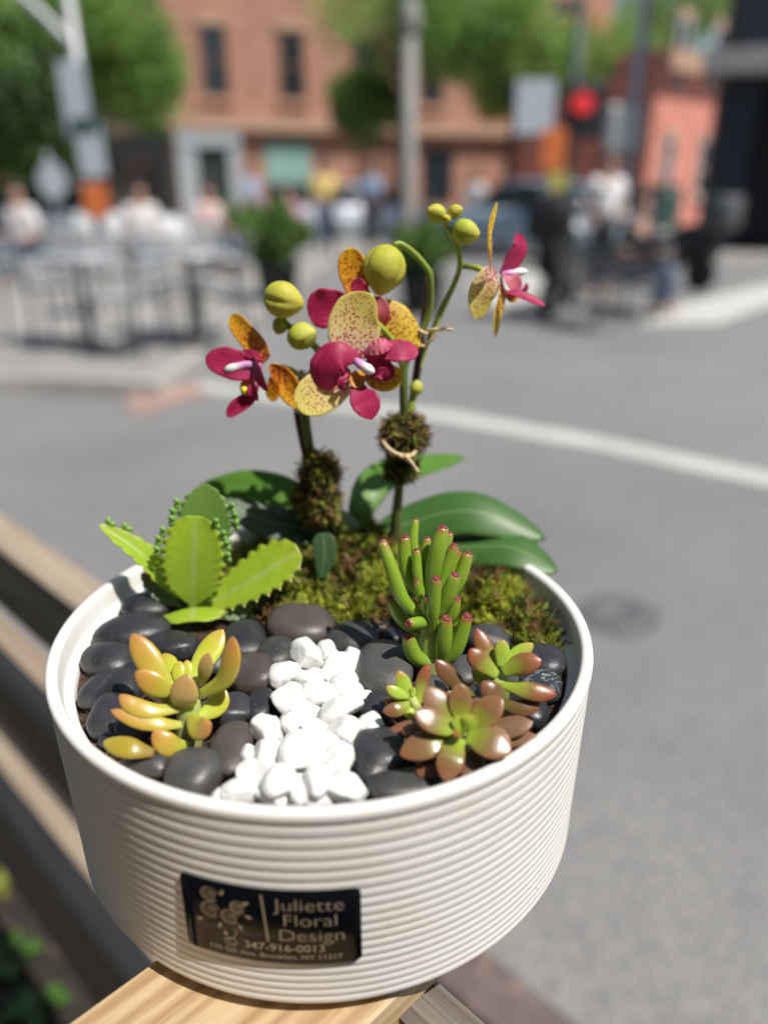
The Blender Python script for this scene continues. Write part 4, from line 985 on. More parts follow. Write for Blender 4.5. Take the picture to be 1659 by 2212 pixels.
# buds
def bud(px, rpx, Yv, axis, mt_, seed, seam=.15, par=orchid, el=1.12, tip=.12):
    c = Y(px, Yv); s = mpp(c); r = rpx * s; return blob('bud', c, (r, r, r * el), M[mt_], par, axis, 4, seam, .02, seed, tip)
bud((612, 648), 39, .058, (.75, -.3, -.15), 'bud', 1); bud((605, 704), 17, .060, (-.2, -.6, -.6), 'budg', 2); bud((652, 726), 30, .058, (.8, -.4, .3), 'budg', 3)
bud((831, 580), 46, .060, (-.25, -.35, -1), 'bud', 5, .15, orchid, 1.1, .16); bud((1005, 501), 27, .070, (.9, -.3, -.25), 'budg', 6)
bud((943, 461), 20, .070, (-.8, -.5, .3), 'bud', 7); bud((983, 457), 15, .070, (.8, -.5, .3), 'bud', 8); bud((964, 474), 10, .068, (0, -.8, .3), 'bud', 9); bud((899, 838), 15, .066, (.1, -.2, 1), 'budg', 10)
# flowers
def flower(c_px, Yv, label):
    C = Y(c_px, Yv); f = bpy.data.objects.new('flower', None); COL.objects.link(f); f.parent = orchid
    f.location = [float(a) for a in (C - OB)]; f.empty_display_size = .01; f['label'] = label
    return f, C
def petal(f, C, zf, px, hw, nf, lf, mt_, name='petal', hsc=1.0, **kw):
    s = mpp(C) * (zf(1, 0)[0] - zf(0, 0)[0]); pts = leafpts([zf(*p) for p in px], C, nf[0] if isinstance(nf, list) else nf, lf)
    V, Fc, T_, S_, _ = blade_geo(pts, hw * s * hsc, kw.pop('nh', nf), tab=kw.pop('tab', PETALP), nu=30, nv=13, thick=kw.pop('thick', .0003), **kw)
    return make(name, V, Fc, M[mt_], f, True, {'t': T_, 's': S_})
def column(f, C, zf, px, nf, lf, r):
    s = mpp(C) * (zf(1, 0)[0] - zf(0, 0)[0]); pts = crom(leafpts([zf(*p) for p in px], C, nf, lf), 12); rr = np.array([.75, .8, .85, .9, .92, .9, .92, 1, 1.05, 1.0, .75, .3]) * r * s
    mb = MB().tube(pts, list(rr), 12); return make('column', mb.V, mb.F, M['column'], f, True, {'t': np.repeat(np.linspace(0, 1, 12), 12)})
# left flower, turned to the left
f, C = flower(Z5(440, 1240), .050, 'orchid flower turned left with an orange upper sepal')
nf = (-.38, -.85, .35)
petal(f, C, Z5, [(450, 1160), (380, 1060), (280, 950), (185, 838)], 78, nf, (-.002, -.004, -.005, -.005), 'sepo', 'sepal', cup=.25, tab=[(0, .75), (.2, .95), (.5, 1), (.8, .9), (.92, .68), (.98, .38), (1, .1)])
petal(f, C, Z5, [(480, 1190), (545, 1260), (610, 1370), (690, 1492)], 86, (-.2, -.95, .2), (-.003, -.005, -.006, -.007), 'sepo', 'sepal', cup=.3)
petal(f, C, Z5, [(440, 1200), (330, 1220), (200, 1180), (62, 1150)], 106, (-.1, -.9, .45), (.001, .003, .003, .001), 'crim', wave=.06, cup=.1, tab=[(0, .3), (.2, .75), (.45, 1), (.7, .95), (.88, .7), (.96, .42), (1, .1)])
petal(f, C, Z5, [(380, 1130), (440, 1180), (480, 1260), (495, 1370)], 62, (-.8, -.6, .2), (.002, .004, .004, .001), 'mauve', cup=.3)
petal(f, C, Z5, [(300, 1135), (350, 1125), (400, 1135), (450, 1150)], 30, (-.2, -.9, .4), (.003, .004, .004, .002), 'crim', cup=.2)
petal(f, C, Z5, [(430, 1330), (400, 1420), (340, 1490), (285, 1550)], 62, (-.6, -.7, .3), (.001, .002, .005, .007), 'crim', 'lip', fold=.3)
petal(f, C, Z5, [(440, 1260), (410, 1310), (400, 1350), (420, 1400)], 46, (-.7, -.7, .1), (.001, .004, .005, .003), 'throat', 'lip', cup=.5)
petal(f, C, Z5, [(400, 1290), (440, 1330), (455, 1390), (450, 1430)], 44, (-.5, -.8, .2), (.003, .006, .006, .004), 'crim', 'lip', cup=.5)
petal(f, C, Z5, [(470, 1280), (490, 1340), (480, 1390), (450, 1420)], 60, (-.3, -.9, .1), (-.004, -.004, -.004, -.004), 'sepo', 'sepal', cup=.2)
q = leafpts([Z5(358, 1375)], C, nf, [.004])[0]; blob('callus', q, (.0022, .0018, .0016), M['yellow'], f, (0, -1, 0), 2)
column(f, C, Z5, [(450, 1210), (380, 1200), (310, 1225), (255, 1245)], nf, (.002, .004, .006, .008), 31)
# central flower
f, C = flower(Z5(1090, 1185), .040, 'orchid flower facing the viewer with a broad cream spotted sepal')
nf = (.1, -1, .28)
petal(f, C, Z5, [(1075, 1150), (1060, 1020), (1085, 850), (1180, 708)], 180, nf, (-.003, -.003, -.002, .001), 'sepc', 'sepal', cup=.16, thick=.0007, tab=[(0, .35), (.15, .68), (.35, .96), (.55, 1), (.75, .86), (.9, .52), (.97, .25), (1, .02)])
petal(f, C, Z5, [(1040, 1220), (930, 1310), (800, 1400), (672, 1475)], 150, nf, (-.004, -.004, -.002, .000), 'sepc', 'sepal', cup=.12, thick=.0007, tab=[(0, .35), (.2, .8), (.5, 1), (.75, .92), (.9, .66), (.97, .4), (1, .1)])
petal(f, C, Z5, [(1130, 1230), (1220, 1275), (1310, 1270), (1385, 1215)], 92, nf, (-.004, -.004, -.004, -.004), 'sepy', 'sepal', cup=.1)
petal(f, C, Z5, [(1090, 1140), (985, 1140), (900, 1220), (868, 1360)], 128, (-.15, -.95, .35), (.001, .006, .006, .002), 'crim', cup=-.18, wave=.04, tab=[(0, .3), (.2, .62), (.45, .95), (.7, 1), (.88, .78), (.96, .5), (1, .15)])
petal(f, C, Z5, [(1130, 1130), (1240, 1115), (1370, 1120), (1492, 1112)], 80, (.1, -.9, .5), (.001, .004, .005, .003), 'crim', wave=.06, cup=.05, tab=[(0, .3), (.3, .72), (.6, 1), (.82, .88), (.94, .58), (1, .1)])
petal(f, C, Z5, [(1135, 1120), (1190, 1110), (1250, 1095), (1320, 1075)], 58, (0, -.9, .5), (.003, .006, .007, .005), 'crimp', wave=.16, wfreq=5, cup=-.15)
petal(f, C, Z5, [(1150, 1150), (1220, 1190), (1265, 1240), (1270, 1300)], 72, (.2, -.95, .2), (.000, .002, .002, .000), 'crim', wave=.05)
petal(f, C, Z5, [(1080, 1300), (1100, 1390), (1140, 1470), (1172, 1565)], 98, (.1, -.95, .3), (.003, .005, .008, .008), 'crim', 'lip', cup=.1, tab=[(0, .28), (.2, .55), (.45, .95), (.65, 1), (.82, .78), (.94, .4), (1, .03)])
petal(f, C, Z5, [(1090, 1230), (1085, 1270), (1090, 1310), (1110, 1345)], 56, nf, (.001, .003, .004, .005), 'throat', 'lip', cup=.35)
petal(f, C, Z5, [(1060, 1240), (1040, 1270), (1030, 1310), (1035, 1350)], 26, (-.4, -.9, .1), (.003, .007, .008, .007), 'crim', 'lip', cup=.4)
petal(f, C, Z5, [(1150, 1250), (1190, 1240), (1215, 1240), (1210, 1290)], 44, (.4, -.9, .1), (.003, .006, .006, .004), 'crim', 'lip', cup=.4)
column(f, C, Z5, [(1075, 1165), (1095, 1190), (1135, 1220), (1185, 1250)], nf, (.003, .006, .008, .010), 34)
# flower behind it
f, C = flower(Z5(1160, 790), .058, 'orchid flower behind the big yellow bud')
nf = (-.15, -.95, .2)
petal(f, C, Z5, [(1120, 730), (1080, 640), (1050, 520), (1035, 395)], 102, nf, (0, -.001, -.001, 0), 'sepo', 'sepal', cup=.2, tab=[(0, .5), (.25, .85), (.55, 1), (.8, .9), (.93, .6), (1, .1)])
petal(f, C, Z5, [(1130, 770), (1020, 800), (900, 810), (762, 830)], 135, nf, (.002, .004, .004, .003), 'crim', wave=.07, tab=[(0, .3), (.25, .6), (.5, .86), (.75, 1), (.9, .82), (.97, .5), (1, .15)])
petal(f, C, Z5, [(1190, 740), (1240, 780), (1262, 850), (1250, 935)], 58, nf, (.002, .003, .003, .001), 'crimp', cup=.2)
petal(f, C, Z5, [(1180, 720), (1130, 690), (1100, 660), (1060, 640)], 52, nf, (.003, .005, .005, .004), 'crim', wave=.1)
petal(f, C, Z5, [(1210, 850), (1300, 870), (1400, 960), (1508, 1075)], 135, (.1, -.95, .25), (-.001, -.001, -.001, -.001), 'sepy', 'sepal', cup=-.12, tab=[(0, .5), (.2, .85), (.45, 1), (.7, .85), (.88, .52), (1, .04)])
petal(f, C, Z5, [(1180, 860), (1180, 920), (1190, 980), (1205, 1040)], 80, nf, (-.003, -.003, -.003, -.003), 'sepy', 'sepal')
# flower seen from the side
f, C = flower(Z6(960, 1030), .070, 'orchid flower seen in profile at the end of the rear stem')
nf = (.9, -.42, .1); pn = (.25, -.97, 0)
petal(f, C, Z6, [(915, 1000), (870, 780), (860, 480), (965, 158)], 105, (.97, -.30, .05), (0, .001, .001, .001), 'sepy', 'sepal', pn and 1.0, cup=.2)
petal(f, C, Z6, [(930, 960), (830, 1080), (740, 1280), (760, 1560)], 190, (.45, -.85, .1), (.002, .004, .003, .001), 'sepc', 'sepal', cup=.15)
petal(f, C, Z6, [(940, 1060), (920, 1280), (890, 1520), (895, 1775)], 92, (.75, -.6, .1), (.004, .005, .004, .003), 'sepy', 'sepal', cup=.2)
petal(f, C, Z6, [(980, 1010), (1060, 860), (1130, 700), (1140, 525)], 165, (.75, -.65, .0), (.002, .004, .005, .004), 'crim', wave=.05, cup=.15)
petal(f, C, Z6, [(960, 990), (985, 1080), (1040, 1150), (1100, 1200)], 100, (.6, -.8, .1), (.005, .008, .009, .009), 'crimp', cup=.2)
petal(f, C, Z6, [(1000, 1180), (1050, 1290), (1090, 1310), (1150, 1320)], 60, (.5, -.8, .2), (.002, .004, .005, .005), 'throat', 'lip', cup=.3)
petal(f, C, Z6, [(1050, 1290), (1150, 1350), (1300, 1430), (1490, 1510)], 70, (.3, -.6, .75), (.003, .005, .006, .006), 'crim', 'lip', cup=.3)
petal(f, C, Z6, [(1120, 1300), (1150, 1230), (1175, 1160), (1180, 1110)], 52, (.7, -.7, 0), (.004, .006, .007, .007), 'crim', 'lip', cup=.3)
column(f, C, Z6, [(1000, 1010), (1080, 1000), (1180, 985), (1300, 968)], pn, (.004, .005, .005, .005), 48)
# ---- stakes
def stake(px, Ys, label):
    pts = [Y(p, yv) for p, yv in zip(px, Ys)]; mb = MB().tube(crom(pts, 20), .0017, 10)
    return tag(mb.build('support_stake', M['stake'], None, True, pts[0]), label, 'stake', 'stakes holding the orchid stems')
stake([(697, 1200), (680, 1080), (655, 960), (642, 880), (655, 800)], (.072, .070, .068, .068, .070), 'dark red stake beside the left orchid stem')
stake([(842, 1210), (856, 1080), (880, 930), (900, 800), (921, 650), (926, 600)], (.074, .072, .070, .068, .069, .068), 'dark red stake beside the taller right orchid stem')
# ---- moss bundles tied round the stems
def moss_bundle(ells, nf_, label, mix):
    P = []; D = []; cs = [Y(c, yv) for c, yv, _, _ in ells]; mb = MB()
    for (c, yv, rx, ry), cc in zip(ells, cs):
        s = mpp(cc); k = int(nf_ * rx * ry / sum(e[2] * e[3] for e in ells))
        d = rng.normal(size=(k, 3)); d /= np.linalg.norm(d, axis=1)[:, None]
        sh = rng.uniform(.62, .95, k)[:, None]; P.append(cc + d * [rx * s, rx * s * .9, ry * s] * sh); D.append(d * .5 + rng.normal(0, .65, (k, 3)))
    P = np.vstack(P); D = np.vstack(D); n = len(P); r = rng.random(n)
    hz = (P[:, 2] - P[:, 2].min()) / np.ptp(P[:, 2]); mi = np.zeros(n, int)
    cum = np.cumsum(mix); mi = np.searchsorted(cum, r).clip(0, 4)
    o = fronds(P, D, rng.uniform(.0022, .0058, n), mi, 'moss_bundle', None, None, None, None, cs[0]); tag(o, label, 'moss bundle', 'moss bundles tied round the orchid stems', 'thing')
    core = MB()
    bm_V, bm_F = ico(2)
    for (c, yv, rx, ry), cc in zip(ells, cs):
        s = mpp(cc); core.add(cc + bm_V * [rx * s * .72, rx * s * .66, ry * s * .78], bm_F)
    core.build('core', M['mossD'], o, True, cs[0])
    return o
moss_bundle([((692, 1020), .062, 42, 46), ((684, 1082), .062, 52, 54)], 3600, 'shaggy brown and green moss bundle round the left orchid stem', [.26, .06, .36, .20, .12])
moss_bundle([((873, 940), .060, 52, 46)], 2200, 'round moss bundle high on the right orchid stem', [.16, .03, .42, .33, .06])
moss_bundle([((866, 1010), .064, 36, 30)], 1200, 'small dark moss bundle lower on the right orchid stem', [.25, .04, .15, .54, .02])
# ---- raffia ties
def tie(pxs, Ys, r, label, extra=()):
    t = thing('raffia_tie', label, 'tie', Y(pxs[0], Ys[0]), 'raffia ties on the orchid stems')
    mb = MB().tube(crom([Y(p, yv) for p, yv in zip(pxs, Ys)], 24), r, 6); mb.build('strand', M['raffia'], t, True, Y(pxs[0], Ys[0]))
    for ps, ys in extra:
        mb = MB().tube(crom([Y(p, yv) for p, yv in zip(ps, ys)], 10), r * .75, 6); mb.build('strand', M['raffia'], t, True, Y(pxs[0], Ys[0]))
tie([(825, 950), (838, 968), (860, 982), (888, 984), (900, 970)], (.056, .046, .044, .046, .056), .0011, 'straw raffia tie between the two right moss bundles',
    [([(868, 984), (885, 998), (905, 1020)], (.044, .040, .040)), ([(872, 982), (890, 1000), (900, 1022)], (.043, .038, .040)), ([(858, 980), (872, 988), (890, 984)], (.0425, .042, .044))])
tie([(903, 712), (912, 718), (924, 722)], (.060, .0575, .060), .0009, 'straw raffia tie on the upper right orchid stem',
    [([(902, 740), (908, 746), (918, 748)], (.060, .0575, .060)), ([(922, 714), (945, 710), (978, 712)], (.060, .058, .058)), ([(922, 720), (940, 712), (955, 714)], (.060, .058, .058)), ([(918, 742), (930, 736), (942, 722), (940, 718)], (.060, .058, .058, .058))])
tie([(640, 886), (652, 890), (668, 888)], (.062, .059, .062), .0009, 'small raffia tie on the left orchid stem under the flowers')

# ================================================================== far side of the street
M['brick'] = noisy('brick_red', (.38, .185, .125), (.48, .26, .18), 2.2, .85)
M['brickd'] = noisy('brownstone', (.20, .10, .07), (.27, .14, .10), 1.5, .85)
M['brickp'] = noisy('brick_salmon', (.62, .22, .16), (.70, .30, .23), 2.0, .85)
M['stone'] = noisy('lintel_stone', (.46, .28, .19), (.54, .35, .25), 2.0, .8)
M['greyp'] = noisy('grey_painted_wood', (.36, .38, .40), (.43, .45, .47), 2, .6)
M['greenp'] = noisy('dark_green_paint', (.022, .045, .04), (.04, .065, .058), 2, .5)
M['navy'] = noisy('navy_paint', (.006, .010, .020), (.012, .018, .032), 2, .6)
M['black'] = noisy('interior_shade_black', (.003, .003, .004), (.006, .006, .007), 2, .9)
M['glass'] = mat('window_glass', (.025, .032, .038), .08)
M['teal'] = noisy('teal_blind', (.22, .40, .36), (.30, .48, .43), 3, .6)
M['steel'] = noisy('galvanised_steel', (.36, .37, .38), (.46, .47, .48), 20, .45, Metallic=.3)
M['postgrey'] = noisy('weathered_post', (.24, .235, .215), (.31, .30, .275), 6, .7); M['sgreen'] = noisy('green_street_pole', (.012, .05, .04), (.02, .07, .055), 10, .5)
M['white'] = noisy('white_paint', (.70, .71, .72), (.78, .78, .78), 4, .5)
M['swhite'] = noisy('sign_white', (.40, .45, .50), (.48, .52, .57), 4, .4)
M['orange'] = noisy('sign_orange', (.60, .15, .04), (.66, .18, .05), 4, .45)
M['yel'] = noisy('sign_yellow', (.42, .36, .07), (.48, .40, .09), 4, .45)
M['bark'] = noisy('bark', (.055, .042, .032), (.12, .095, .07), 12, .9)
M['barkd'] = noisy('dark_bark', (.02, .016, .013), (.05, .04, .032), 12, .9)
m = mat('red_signal_lens', (.55, .03, .04), .3); BS(m).inputs['Emission Color'].default_value = (1, .05, .05, 1); BS(m).inputs['Emission Strength'].default_value = .3; M['redlens'] = m
M['tailred'] = noisy('tail_lamp_red', (.3, .01, .01), (.36, .015, .015), 5, .3); M['tyre'] = noisy('tyre_rubber', (.012, .012, .013), (.022, .022, .022), 30, .8)
M['chrome'] = mat('bright_metal', (.55, .56, .58), .3, Metallic=.9)
M['seatblack'] = noisy('black_vinyl', (.008, .008, .009), (.016, .016, .018), 30, .5)
M['terra'] = noisy('planter_black', (.02, .021, .022), (.035, .036, .036), 12, .6)
for nme, c1, c2 in (('lfa', (.10, .20, .045), (.15, .29, .06)), ('lfb', (.19, .35, .07), (.28, .46, .10)), ('lfc', (.28, .40, .10), (.38, .50, .14)), ('lfd', (.02, .05, .012), (.035, .08, .02))):
    mm = noisy('foliage_' + nme, c1, c2, 3, .6); tr = N(mm, 'ShaderNodeBsdfTranslucent'); tr.inputs[0].default_value = (*c2, 1); mx = N(mm, 'ShaderNodeMixShader', i_0=.4)
    L(mm, BS(mm).outputs[0], mx.inputs[1]); L(mm, tr.outputs[0], mx.inputs[2]); L(mm, mx.outputs[0], mm.node_tree.nodes['Material Output'].inputs[0]); M[nme] = mm

def facade(root, A, B, z0, z1, mt, name='wall', thick=.3, outn=None):
    """upright wall from A to B (x, y), thick behind its face"""
    A = np.array([A[0], A[1], 0.]); B = np.array([B[0], B[1], 0.]); d = nrm(B - A); n = np.array([d[1], -d[0], 0])
    if (CAM - A) @ n < 0: n = -n
    mb = MB(); mb.prism([A + [0, 0, z0], B + [0, 0, z0], B + [0, 0, z1], A + [0, 0, z1]], (0, 0, 0), -n * thick)
    return mb.build(name, mt, root), d, n
def window(root, A, d, n, u0, u1, z0, z1, mt_pane='glass', frame='brickd', sill='stone', name='window'):
    A = np.array([A[0], A[1], 0.]); mb = MB(); fw = .07
    def rect(u0, u1, z0, z1, o0, o1): mb.prism([A + d * u0 + [0, 0, z0] + n * o0, A + d * u1 + [0, 0, z0] + n * o0, A + d * u1 + [0, 0, z1] + n * o0, A + d * u0 + [0, 0, z1] + n * o0], (0, 0, 0), n * (o1 - o0))
    rect(u0, u0 + fw, z0, z1, .003, .06); rect(u1 - fw, u1, z0, z1, .003, .06); rect(u0 + fw, u1 - fw, z0, z0 + fw, .003, .058); rect(u0 + fw, u1 - fw, z1 - fw, z1, .003, .058)
    rect(u0 + fw, u1 - fw, (z0 + z1) / 2 - .03, (z0 + z1) / 2 + .03, .003, .056)
    w_ = mb.build(name, M[frame], root)
    mb = MB(); mb.prism([A + d * (u0 + fw) + [0, 0, z0 + fw] + n * .006, A + d * (u1 - fw) + [0, 0, z0 + fw] + n * .006, A + d * (u1 - fw) + [0, 0, z1 - fw] + n * .006, A + d * (u0 + fw) + [0, 0, z1 - fw] + n * .006], (0, 0, 0), n * .012); mb.build('pane', M[mt_pane], w_)
    if sill:
        mb = MB(); mb.prism([A + d * (u0 - .08) + [0, 0, z0 - .14] + n * .003, A + d * (u1 + .08) + [0, 0, z0 - .14] + n * .003, A + d * (u1 + .08) + [0, 0, z0 - .003] + n * .003, A + d * (u0 - .08) + [0, 0, z0 - .003] + n * .003], (0, 0, 0), n * .14); mb.build('sill', M[sill], w_)
        mb = MB(); mb.prism([A + d * (u0 - .1) + [0, 0, z1 + .003] + n * .003, A + d * (u1 + .1) + [0, 0, z1 + .003] + n * .003, A + d * (u1 + .1) + [0, 0, z1 + .22] + n * .003, A + d * (u0 - .1) + [0, 0, z1 + .22] + n * .003], (0, 0, 0), n * .08); mb.build('lintel', M[sill], w_)
G0 = GROUND + KERB
# --- corner building of red brick
cor = far(378, 413, 26.5); rdir = nrm([.93, .37, 0]); ldir = nrm([-.62, .78, 0])
A = cor[:2]; B = (cor + rdir * 16)[:2]; Lf = (cor + ldir * 14)[:2]
bb = thing('brick_building', 'red brick corner building with grey corner doorway and stone ledge', 'building', (cor[0], cor[1], GROUND))
ZL0 = GROUND + 3.05
_, d, n = facade(bb, A, B, GROUND, GROUND + 13, M['brick'])
_, d2, n2 = facade(bb, Lf, A, GROUND, GROUND + 13, M['brick'])
for k in range(5): window(bb, A, d, n, 1.15 + k * 2.45, 2.0 + k * 2.45, ZL0 + .95, ZL0 + 2.9)
for k in range(5): window(bb, A, d, n, 1.15 + k * 2.45, 2.0 + k * 2.45, ZL0 + 4.3, ZL0 + 6.2)
for k in range(3): window(bb, Lf, d2, n2, 3 + k * 3.2, 4.1 + k * 3.2, ZL0 + .95, ZL0 + 2.9)
mb = MB(); Ao = np.array([A[0], A[1], 0]); Lo = np.array([Lf[0], Lf[1], 0])
mb.prism([Ao - d * .0 + n * .003 + [0, 0, ZL0 + .05], Ao + d * 16 + n * .003 + [0, 0, ZL0 + .05], Ao + d * 16 + n * .003 + [0, 0, ZL0 + .42], Ao + n * .003 + [0, 0, ZL0 + .42]], (0, 0, 0), n * .35)
mb.prism([Lo + n2 * .003 + [0, 0, ZL0 + .05], Lo + d2 * 13.98 + n2 * .003 + [0, 0, ZL0 + .05], Lo + d2 * 13.98 + n2 * .003 + [0, 0, ZL0 + .42], Lo + n2 * .003 + [0, 0, ZL0 + .42]], (0, 0, 0), n2 * .35)
mb.build('ledge', M['stone'], bb)
# shopfront on the side street and grey corner doorway
mb = MB(); mb.prism([Lo + n2 * .003 + [0, 0, GROUND], Lo + d2 * 13.9 + n2 * .003 + [0, 0, GROUND], Lo + d2 * 13.9 + n2 * .003 + [0, 0, ZL0], Lo + n2 * .003 + [0, 0, ZL0]], (0, 0, 0), n2 * .12); shop = mb.build('shopfront', M['greenp'], bb)
for k in range(4):
    u = 1.0 + k * 3.2; mb = MB(); mb.prism([Lo + d2 * u + n2 * .125 + [0, 0, GROUND + .7], Lo + d2 * (u + 2.6) + n2 * .125 + [0, 0, GROUND + .7], Lo + d2 * (u + 2.6) + n2 * .125 + [0, 0, GROUND + 2.3], Lo + d2 * u + n2 * .125 + [0, 0, GROUND + 2.3]], (0, 0, 0), n2 * .03); mb.build('pane', M['glass'], shop)
def slab(root, u0, u1, z0, z1, o0, o1, mt_, name, par=None, A_=Ao, d_=None, n_=None):
    d_ = d if d_ is None else d_; n_ = n if n_ is None else n_
    mb = MB(); mb.prism([A_ + d_ * u0 + n_ * o0 + [0, 0, z0], A_ + d_ * u1 + n_ * o0 + [0, 0, z0], A_ + d_ * u1 + n_ * o0 + [0, 0, z1], A_ + d_ * u0 + n_ * o0 + [0, 0, z1]], (0, 0, 0), n_ * (o1 - o0)); return mb.build(name, M[mt_], par or root)
sd = slab(bb, .15, .75, GROUND, ZL0 - .45, .003, .25, 'greyp', 'door_surround'); slab(bb, 1.75, 2.15, GROUND, ZL0 - .45, .003, .25, 'greyp', 'door_surround'); slab(bb, .15, 2.15, ZL0 - .44, ZL0 + .04, .003, .30, 'greyp', 'door_header')
dr = slab(bb, .76, 1.74, GROUND, ZL0 - .46, .003, .06, 'greenp', 'door'); slab(bb, .9, 1.6, GROUND + 1.0, GROUND + 2.2, .065, .08, 'glass', 'pane', dr)
w_ = slab(bb, 3.0, 4.5, GROUND + 1.55, ZL0 - .25, .003, .05, 'teal', 'window'); slab(bb, 3.0, 4.5, GROUND + .7, GROUND + 1.5, .003, .055, 'glass', 'pane', w_)
slab(bb, 6.5, 7.6, GROUND, ZL0 - .5, .003, .05, 'brickd', 'door'); slab(bb, 8.6, 9.8, GROUND + .9, ZL0 - .4, .003, .05, 'glass', 'window')
# --- rows of further buildings along the street that leaves to the rear
def plain_building(A, B, h, mt_, label, fl=3, nw=4, w=1.0, extra=None):
    A3 = np.array([A[0], A[1], 0]); bld = thing('row_house', label, 'building', (A[0], A[1], GROUND)); _, d_, n_ = facade(bld, A, B, GROUND, GROUND + h, M[mt_], thick=6.0)
    Ln = np.linalg.norm(np.array(B) - np.array(A)); st_ = Ln / nw
    for f_ in range(fl):
        for k in range(nw): window(bld, A3, d_, n_, k * st_ + (st_ - w) / 2, k * st_ + (st_ + w) / 2, GROUND + 1.1 + f_ * 3.3, GROUND + 2.9 + f_ * 3.3, frame='white' if mt_ == 'brickp' else 'brickd')
    mb = MB(); c0 = A3 + n_ * .004 + [0, 0, GROUND + h - .6]; mb.prism([c0, c0 + d_ * Ln, c0 + d_ * Ln + [0, 0, .55], c0 + [0, 0, .55]], (0, 0, 0), n_ * .4); mb.build('cornice', M['stone'], bld)
    return bld, A3, d_, n_
F2 = lambda x, D: far(x, 413, D)[:2]
plain_building(F2(890, 33), F2(1165, 46), 11, 'brickd', 'brownstone row house behind the pale lamp post')
plain_building(F2(1165, 47), F2(1300, 62), 11, 'brick', 'red brick row house beyond the brownstone')
pb_, A3, d_, n_ = plain_building(F2(1392, 27), F2(1540, 30), 5.3, 'brickp', 'salmon brick house beside the dark storefront', 2, 2, .7)
slab(pb_, .1, 1.5, GROUND, GROUND + 1.45, .003, .5, 'sgreen', 'awning', None, A3, d_, n_)
plain_building(F2(-1500, 34), F2(250, 52), 12, 'brickd', 'brown building behind the trees on the far left', 3, 16)
plain_building(F2(1290, 75), F2(1420, 72), 9, 'brick', 'distant red building at the end of the street', 2, 4)
# --- dark storefront on the right with a pale beam
S0 = far(1528, 413, 17.5); S1 = S0 + np.array([9, -3.2, 0]); sf = thing('dark_storefront', 'black storefront with a pale horizontal beam over its dark opening', 'building', (S0[0], S0[1], GROUND))
_, d_, n_ = facade(sf, S0[:2], S1[:2], GROUND, GROUND + 9, M['navy'], thick=5.0); S3 = np.array([S0[0], S0[1], 0])
slab(sf, .75, 8.5, GROUND + .15, GROUND + 3.15, .003, .03, 'black', 'opening', None, S3, d_, n_)  # flat black panel, the shade inside the opening put into its colour
slab(sf, -.45, 9, GROUND + 3.38, GROUND + 3.78, .003, .9, 'concrete', 'beam', None, S3, d_, n_)
slab(sf, .02, .66, GROUND, GROUND + 3.36, .003, .16, 'navy', 'pillar', None, S3, d_, n_)
slab(sf, .05, 8.9, GROUND + 3.9, GROUND + 5.6, .003, .25, 'navy', 'fascia', None, S3, d_, n_)
# --- trees
def tree(px, D, h, rad, n, mix, label, bark='bark', lean=0.0, cz=.72, tr=.14, lsz=.10, crown_off=(0, 0)):
    b = far(px, 413, D); b[2] = G0; t = thing('street_tree', label, 'tree', b, 'street trees')
    top = b + np.array([lean, 0, h * .62]); mb = MB(); mb.tube(crom([b, b + [lean * .3, .05, h * .3], top], 8), list(np.linspace(tr, tr * .55, 8)), 10)
    cc = b + np.array([lean + crown_off[0], crown_off[1], h * cz]); R3 = np.random.default_rng(abs(int(px * 7 + D))); cl = []
    for k in range(16):
        q = R3.normal(size=3); q /= np.linalg.norm(q); e = cc + q * np.array([rad, rad, rad * .62]) * R3.uniform(.35, .95); cl.append((e, R3.uniform(.28, .5) * rad))
        mb.tube(crom([top - [0, 0, R3.uniform(0, h * .2)], (top + e) / 2 + R3.normal(0, .15, 3), e], 6), list(np.linspace(tr * .4, .012, 6)), 6)
    mb.build('trunk', M[bark], t, True)
    P = []; mi = []; cum = np.cumsum(mix)
    for e, r in cl:
        k = n // 16; q = R3.normal(size=(k, 3)); q /= np.linalg.norm(q, axis=1)[:, None]; P.append(e + q * r * R3.uniform(.3, 1, (k, 1)) ** .6)
        base_ = R3.random(); mi.append(np.searchsorted(cum, np.clip(R3.normal(base_, .25, k), 0, .999)).clip(0, 3))
    P = np.vstack(P); mi = np.hstack(mi); k = len(P); a = R3.normal(size=(k, 3)); a /= np.linalg.norm(a, axis=1)[:, None]; c_ = np.cross(a, R3.normal(size=(k, 3))); c_ /= np.linalg.norm(c_, axis=1)[:, None]
    s = (lsz * R3.uniform(.6, 1.3, k))[:, None]; V = np.stack([P - a * s, P + c_ * s * .45, P + a * s, P - c_ * s * .45], 1).reshape(-1, 3)
    Fc = np.arange(k * 4).reshape(-1, 4); make('crown', V, Fc, None, t, False, None, None, [M['lfa'], M['lfb'], M['lfc'], M['lfd']], mi)
    return t
tree(60, 17, 5.3, 2.6, 11000, (.5, .35, .05, .1), 'leafy street tree at the far left behind the traffic pole', 'barkd', -.6, .8, .22, .13, (-.6, 0))
tree(260, 19, 5.3, 2.2, 11000, (.3, .5, .2, .0), 'bright green street tree over the corner doorway', 'bark', -.3, .76, .13)
tree(-40, 15, 3.6, 1.7, 8000, (.25, .05, .0, .7), 'dark low tree at the far left edge', 'barkd', .3, .62, .3)
tree(860, 23, 6.9, 2.2, 5000, (.3, .4, .3, 0), 'sparse yellowish street tree above the orchid', 'bark', .2, .78, .1)
tree(1090, 22, 6.0, 2.3, 12000, (.2, .45, .35, 0), 'round green street tree right of the lamp post', 'bark', .2, .70, .12)
tree(1250, 34, 9.0, 3.0, 9000, (.35, .45, .2, 0), 'green tree behind the red signal', 'bark', 0, .64, .16)
tree(1400, 42, 12.2, 4.2, 12000, (.2, .45, .35, 0), 'pale green tree over the salmon house', 'bark', 0, .72, .16)
